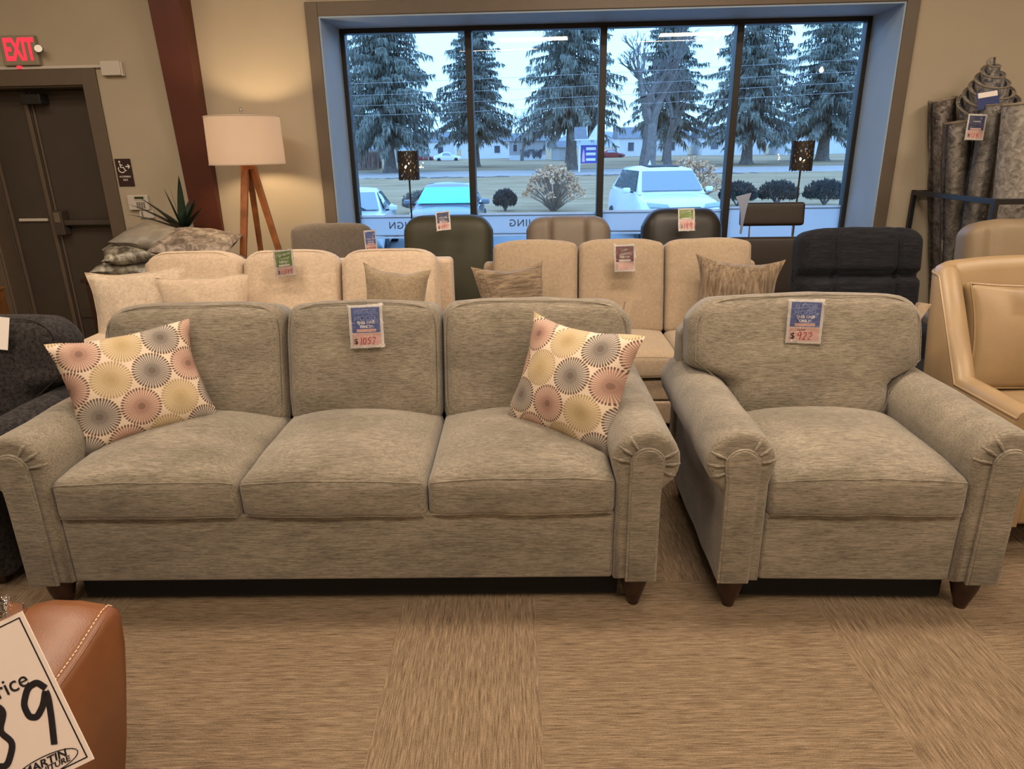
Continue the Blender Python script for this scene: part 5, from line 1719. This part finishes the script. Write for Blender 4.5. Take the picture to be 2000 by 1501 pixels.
# --- cars
def car(name, label, loc, rz, paint, W_=1.82, H_=1.45, L_=4.6, suv=False, glass='car_glass', visor=False, roofglass=False, simple=False, dark_trim=True):
    t = thing(name, label, 'car', loc, rz)
    hw = W_/2
    hood = 0.92 if not suv else 1.10; belt = 0.96 if not suv else 1.16
    gz = 0.22 if not suv else 0.26
    # body: sections along y (front at 0)
    secs = [(0.0, .80, .50, .62), (0.10, .92, .40, hood-.22), (0.40, .97, gz+.02, hood-.09), (0.85, .995, gz, hood-.03), (1.25, 1.0, gz, hood+.03), (1.7, 1.0, gz, belt), (L_*.62, 1.0, gz, belt+.03), (L_*.86, .98, gz+.04, belt+.02), (L_*.97, .93, gz+.15, belt-.04), (L_, .82, .5, belt-.25)]
    rings = []
    for (y, k, zl, zt) in secs:
        w = hw*k; zm = zl+(zt-zl)*.58
        half = [(0.0, zt+.018), (w*.45, zt+.012), (w*.80, zt-.012), (w*.93, zt-.055), (w*.985, zm), (w, zl+(zt-zl)*.3), (w*.96, zl), (0.0, zl)]
        ring = [(x, y, z) for x, z in half]+[(-x, y, z) for x, z in reversed(half[1:-1])]
        rings.append(ring)
    body = MB().loft(rings).build('body', paint, t, angle=50)
    # cabin
    y0, y1, y2, y3 = (1.22, 1.98, L_*.66, L_*.88) if not suv else (1.28, 1.95, L_*.80, L_*.965)
    rw = hw*(.66 if not suv else .70); bw = hw*.90
    st = [(y0, bw*.96, belt-.02, None), (y1, rw, H_-.035, None), ((y1+y2)/2, rw*1.0, H_, None), (y2, rw*.97, H_-.04, None), (y3, bw*.92, belt+.0, None)]
    rings = []
    for (y, w, z, _) in st:
        zb = belt-.05
        b = bw if z > belt+.1 else w
        half = [(0, z+.02 if z > belt+.1 else z), (w*.6, z+.012 if z > belt+.1 else z), (w*.93, z-.015), (w, z-.05 if z > belt+.1 else z-.02), (b, zb)]
        rings.append([(x, y, zz) for x, zz in reversed(half)]+[(-x, y, zz) for x, zz in half[1:]])
    MB().loft(rings, closed=False, cap=False).build('roof', paint, t, angle=50)
    g = M[glass]
    def quadpanel(P, nm, mat, off, par=t, nu=6, nv=3, bulge=0.02):
        P = [Vector(p) for p in P]; nn = (P[1]-P[0]).cross(P[3]-P[0]).normalized()
        def f(u, v):
            p = P[0].lerp(P[1], u).lerp(P[3].lerp(P[2], u), v)
            return p+nn*(off+bulge*(1-(2*u-1)**2)*(1-(2*v-1)**2))
        mb = MB(); mb.grid(f, nu, nv)
        def f2(u, v): return f(1-u, v)-nn*0.012
        mb.grid(f2, nu, nv)
        return mb.build(nm, mat, par)
    m0, m1 = .06, .86
    def lerp(a, b, s): return a+(b-a)*s
    zt, zb = H_-.035, belt
    ys = lambda s: lerp(y0, y1, s); zs = lambda s: lerp(zb, zt, s); ws = lambda s: lerp(bw*.96, rw, s)
    quadpanel([(-ws(m0)*.93, ys(m0), zs(m0)), (ws(m0)*.93, ys(m0), zs(m0)), (ws(m1)*.93, ys(m1), zs(m1)), (-ws(m1)*.93, ys(m1), zs(m1))], 'windshield', M['windshield_teal'] if visor else g, .022)
    for s in (-1, 1):
        P = [(s*(bw+.004), y0+.32, belt+.02), (s*(bw+.004), y2+.1, belt+.04), (s*(rw+.01), y2-.05, H_-.11), (s*(rw+.014), y1+.07, H_-.10)]
        if s < 0: P = [P[1], P[0], P[3], P[2]]
        quadpanel(P, 'side_window', g, .012, nu=3)
    if simple:
        for s in (-1, 1):
            for y in (.85, L_-.9):
                MB().lathe([(.30, -.1), (.32, 0), (.30, .1)], 14, T=Matrix.Translation((s*(hw-.08), y, .32)) @ Matrix.Rotation(R(90), 4, 'Y')).build('wheel', M['tire'], t)
        return t
    for s in (-1, 1):
        for y in (.88, L_-.92):
            w = MB().lathe([(.20, -.11), (.31, -.11), (.335, -.07), (.335, .07), (.31, .11), (.20, .11)], 22, T=Matrix.Translation((s*(hw-.10), y, .335)) @ Matrix.Rotation(R(90), 4, 'Y')).build('wheel', M['tire'], t)
            MB().lathe([(.03, .115 if s > 0 else -.115), (.20, .10 if s > 0 else -.10), (.21, .0)], 16, T=Matrix.Translation((s*(hw-.10), y, .335)) @ Matrix.Rotation(R(90), 4, 'Y')).build('rim', M['steel'], w)
        q = Matrix.Translation((s*(hw+.10), y0+.42, belt+.05))
        MB().soft((.20, .10, .13), .04, (3, 2, 3), lambda a, b, c: (a, b+.1*abs(a), c), q).build('mirror', paint, t)
        MB().tube([(s*(hw-.08), y0+.42, belt), (s*(hw+.06), y0+.42, belt+.02)], .022, 6).build('mirror_arm', M['tire'], t)
        hl = [(s*hw*.42, .045, hood-.24), (s*hw*.90, .16, hood-.22), (s*hw*.94, .30, hood-.12), (s*hw*.46, .13, hood-.16)]
        if s < 0: hl = [hl[1], hl[0], hl[3], hl[2]]
        quadpanel(hl, 'headlight', M['headlight'], .03, nu=4, nv=2, bulge=.02)
    MB().box(-hw*.33, hw*.33, -.015, .06, hood-.36, hood-.20).build('grille', M['tire'], t, False, bevel=.02)
    mb = MB()
    for i in range(14):
        x = -hw*.31+hw*.62*i/13
        mb.box(x-.008, x+.008, -.022, -.014, hood-.35, hood-.21)
    mb.build('grille_slats', M['steel'], t, False)
    mb = MB()
    for s in (-.42, .10):
        a = Vector((bw*(s+.42), ys(.03)-.02, zs(.03)+.03)); b = Vector((bw*(s-.18), ys(.46)-.04, zs(.46)+.035))
        mb.tube([a, a.lerp(b, .5), b], [.012, .014, .008], 5)
    if not suv and not visor: mb.build('wipers', M['tire'], t)
    if roofglass:
        quadpanel([(-rw*.62, y1+.12, H_+.002), (rw*.62, y1+.12, H_+.002), (rw*.60, y1+1.0, H_+.02), (-rw*.60, y1+1.0, H_+.02)], 'sunroof', M['tire'], .006)
        MB().lathe([(.05, 0), (.02, .08), (.001, .14)], 8, (0, y2-.3, H_+.0)).build('antenna_fin', paint, t)
    return t
def paint(name, c): 
    n = NT(name); n.col(c); n.set(Roughness=.32); n.b.inputs['Coat Weight'].default_value = .6; n.b.inputs['Coat Roughness'].default_value = .06; return n.m
M['paint_white'] = paint('paint_white', (0.86, 0.85, 0.84))
M['paint_silver'] = paint('paint_silver', (0.70, 0.70, 0.68))
M['paint_gray'] = paint('paint_gray', (0.20, 0.19, 0.21))
M['paint_red'] = paint('paint_red', (0.25, 0.03, 0.03))
M['paint_blue'] = paint('paint_blue', (0.05, 0.08, 0.15))
M['tire'] = plain('tire', (0.02, 0.02, 0.022), 0.7)
M['headlight'] = plain('headlight', (0.35, 0.40, 0.42), 0.1, spec=0.8)
def carglass():
    n = NT('car_glass'); n.col((0.13, 0.15, 0.15)); n.set(Roughness=0.03); n.b.inputs['Specular IOR Level'].default_value = 1.0
    n.b.inputs['IOR'].default_value = 1.9
    return n.m
M['car_glass'] = carglass()
M['windshield_teal'] = plain('windshield_teal', (0.16, 0.70, 0.72), 0.08, var=0.03, spec=0.6, scale=2)
car('parked_car', 'white sport utility vehicle with sunroof parked facing the third window pane', (4.25, 16.9, GZ), 0.07, M['paint_white'], 1.98, 1.77, 4.9, True, roofglass=True)
car('parked_car', 'dark grey car with turquoise sunshade in its windscreen behind the first mullion', (-1.62, 16.7, GZ), -0.01, M['paint_gray'], 1.80, 1.44, 4.7, visor=True)
car('parked_car', 'silver white car with wipers at the left end of the window', (-3.60, 15.0, GZ), 0.07, M['paint_silver'], 1.78, 1.44, 4.5)
far_cars = [('small white car far off between the trunks of the left spruces', -7.6, 118, M['paint_white'], 1.5),
            ('small red car far off beside the distant white car', -12.2, 122, M['paint_red'], 1.5),
            ('small dark blue car far off left of the bare tree trunk', 16.5, 124, M['paint_blue'], 1.55),
            ('small dark red car far off beside the distant blue car', 19.5, 122, M['paint_red'], 1.5)]
for l, x, y, p, z in far_cars:
    car('distant_car', l, (x, y, GZ+.15), R(90), p, 1.8, 1.5, 4.5, simple=True)

# --- houses, shed, notice board, pole and wires
M['siding_gray'] = plain('siding_gray', (0.42, 0.40, 0.38), 0.8, var=0.05, scale=2)
M['siding_white'] = plain('siding_white', (0.72, 0.70, 0.68), 0.8, var=0.04, scale=2)
M['roof_gray'] = plain('roof_gray', (0.20, 0.20, 0.21), 0.9, var=0.1, scale=2)
M['dark_window'] = plain('dark_window', (0.06, 0.07, 0.09), 0.1, spec=0.8)
def house(name, label, x, y, w, d, h, roof, wallm, wins=(), rz=0.0, cat='house', trim=True, gable_front=False):
    t = thing(name, label, cat, (x, y, GZ+.3), rz)
    MB().box(-w/2, w/2, 0, d, 0, h).build('wall', wallm, t, False)
    if gable_front:
        MB().prism([(-w/2, h), (w/2, h), (0, h+roof)], 0, d, 'y').build('gable', wallm, t, False)
        mb = MB(); e = .25
        for s in (-1, 1):
            P = [(s*(w/2+e), h-e*roof/(w/2)), (0, h+roof), (0, h+roof+.14), (s*(w/2+e), h-e*roof/(w/2)+.14)]
            mb.prism(P, -e, d+e, 'y')
        mb.build('roof', M['roof_gray'], t, False)
    else:
        MB().prism([(-.3, h-.1), (d+.3, h-.1), (d/2, h+roof)], -w/2-.3, w/2+.3, 'x').build('roof', M['roof_gray'], t, False)
    for (a, z, ww, hh) in wins:
        f = MB().box(a-ww/2-.08, a+ww/2+.08, -.06, -.001, z-.08, z+hh+.08).build('window', M['siding_white'], t, False)
        MB().box(a-ww/2, a+ww/2, -.09, -.061, z, z+hh).build('pane', M['dark_window'], f, False)
    return t
hs = house('house', 'grey sided house with butterfly wall ornaments in the second window pane', 2.95, 112, 5.6, 8, 2.9, 1.1, M['siding_gray'], [(-1.9, 1.3, .6, 1.0), (-1.9, 2.5, .5, .3), (0.2, 2.1, .6, .6)])
MB().box(-2.8, 2.8, -.08, -.001, 0, .75).build('foundation', M['siding_white'], hs, False)
def butterfly(label, x, z, s):
    mb = MB()
    for sg in (-1, 1):
        mb.prism([(0, -.1*s), (sg*.35*s, -.55*s), (sg*.55*s, -.2*s), (sg*.45*s, 0), (sg*.75*s, .5*s), (sg*.35*s, .5*s), (0, .1*s)], -.02, .02, 'y')
    mb.box(-.04*s, .04*s, -.04, .03, -.4*s, .45*s)
    o = mb.build('butterfly_ornament', M['dark_window'], None, False); o.location = (x, 111.86, GZ+.3+z); tag(o, label, 'ornament')
butterfly('slender dark butterfly ornament at the left on the grey house', 2.65, .95, 1.2)
butterfly('wide dark butterfly ornament at the right on the grey house', 4.4, .90, 1.35)
house('shed', 'small grey garden shed with white edges right of the grey house', 8.6, 106, 2.5, 3.0, 1.9, .8, M['siding_gray'], [], .35, 'shed', gable_front=False)
house('house', 'white house far behind the grey car, left of the grey house', -4.0, 132, 9, 8, 3.0, 1.6, M['siding_white'], [(-2, 1, 1, 1.2), (2, 1, 1, 1.2)])
house('house', 'white house far off in the first window pane beside the dark lamp shade', -14.5, 140, 8, 8, 3.2, 1.8, M['siding_white'], [(1.5, 1, 1, 1.2)])
house('house', 'white house with dark windows right of the bare tree trunks', 25.5, 128, 12, 8, 3.2, 1.8, M['siding_white'], [(-4, 1.0, 1, 1.4), (-1, 1.0, .9, 1.4), (3, 1, 1.4, 1.4)])
house('house', 'pale house far off at the left edge of the fourth window pane', 39.0, 126, 11, 8, 3.2, 1.7, M['siding_white'], [(-3.4, 1.1, 1.3, 1.2), (2, 1, 1.2, 1.2)])
house('house', 'white house far off behind the rightmost spruce trunk', 52.5, 122, 12, 8, 3.4, 1.7, M['siding_white'], [(-2, 1.1, 1.3, 1.2)])
def kiosk():
    t = thing('notice_board', 'roofed blue notice board on white posts across the road', 'notice board', (7.42, 66.3, GZ), 0.0)
    for x in (-.95, .75):
        MB().box(x-.09, x+.09, -.09, .09, 0, 2.9).build('post', M['siding_white'], t, False)
    p = MB().box(-.82, .62, -.06, .06, .78, 2.35).build('panel', M['sign_blue'], t, False)
    mb = MB()
    for z in (2.05, 1.6, 1.12): mb.box(-.35, .52, -.075, -.061, z-.13, z+.10)
    mb.build('lettering_block', M['siding_white'], p, False)
    MB().prism([(-.72, .9), (-.45, .9), (-.50, 1.7), (-.58, 2.05), (-.68, 1.6)], -.075, -.061, 'y').build('figure', M['sign_pink'], p, False)
    MB().prism([(-.75, 2.85), (.75, 2.85), (0, 3.95)], -.35, -.28, 'x').build('gable_trim', M['siding_white'], t, False)
    MB().prism([(-.8, 2.80), (.8, 2.80), (0, 3.9)], -1.45, -.30, 'x').build('roof', M['roof_gray'], t, False)
    MB().prism([(-.25, 2.85), (1.35, 2.85), (.55, 4.1)], -.62, -.5, 'y').build('gable', M['siding_white'], t, False)
    MB().prism([(-.25, 2.85), (1.35, 2.85), (.55, 4.0)], -.5, .7, 'y').build('gable_roof', M['roof_gray'], t, False)
    MB().box(-1.45, 1.3, -.8, .8, 2.76, 2.86).build('eave', M['siding_white'], t, False)
M['sign_blue'] = plain('sign_blue', (0.05, 0.06, 0.32), 0.5)
M['sign_pink'] = plain('sign_pink', (0.75, 0.42, 0.45), 0.5)
kiosk()
def pole():
    t = thing('utility_pole', 'tall pale utility pole at the right edge of the window view', 'utility pole', (30.9, 64.0, GZ))
    MB().lathe([(.30, 0), (.25, 5), (.20, 14.5), (.01, 14.6)], 14).build('pole', M['pole_gray'], t)
    MB().box(-1.2, 1.2, -.1, .1, 12.6, 12.8).build('crossarm', M['pole_gray'], t, False)
    for x in (-1.1, -.5, .5, 1.1):
        MB().lathe([(.05, 12.8), (.09, 12.9), (.05, 13.05), (.001, 13.06)], 10, (x, 0, 0)).build('insulator', M['siding_white'], t)
    MB().lathe([(.24, 9.6), (.27, 9.7), (.27, 10.6), (.22, 10.75), (.001, 10.76)], 14, (-.52, -.2, 0)).build('transformer', M['pole_gray'], t)
    MB().box(-.75, -.31, -.36, -.32, 1.2, 3.3).build('notice', M['sign_pale'], t, False)
M['pole_gray'] = plain('pole_gray', (0.42, 0.40, 0.38), 0.9, var=0.15, scale=2)
M['sign_pale'] = plain('sign_pale', (0.45, 0.55, 0.65), 0.6)
pole()
for i, (z, lab_) in enumerate([(7.3, 'highest power line crossing the window view'), (6.35, 'second highest power line crossing the window view'), (5.5, 'second lowest power line crossing the window view'), (4.7, 'lowest power line crossing the window view')]):
    P = [(-70+10*k, 64.6-.03*k*0, z+(-1.0*math.sin(math.pi*(k/10.0)) if k <= 10 else 0)*1.0+.035*k*4*.3) for k in range(11)]
    P = [(-69.3+10*k, 65.2, z-.9*math.sin(math.pi*k/10)+.10*k) for k in range(11)]
    o = MB().tube(P, .014, 4).build('power_line', M['pole_gray']); tag(o, lab_, 'wire')
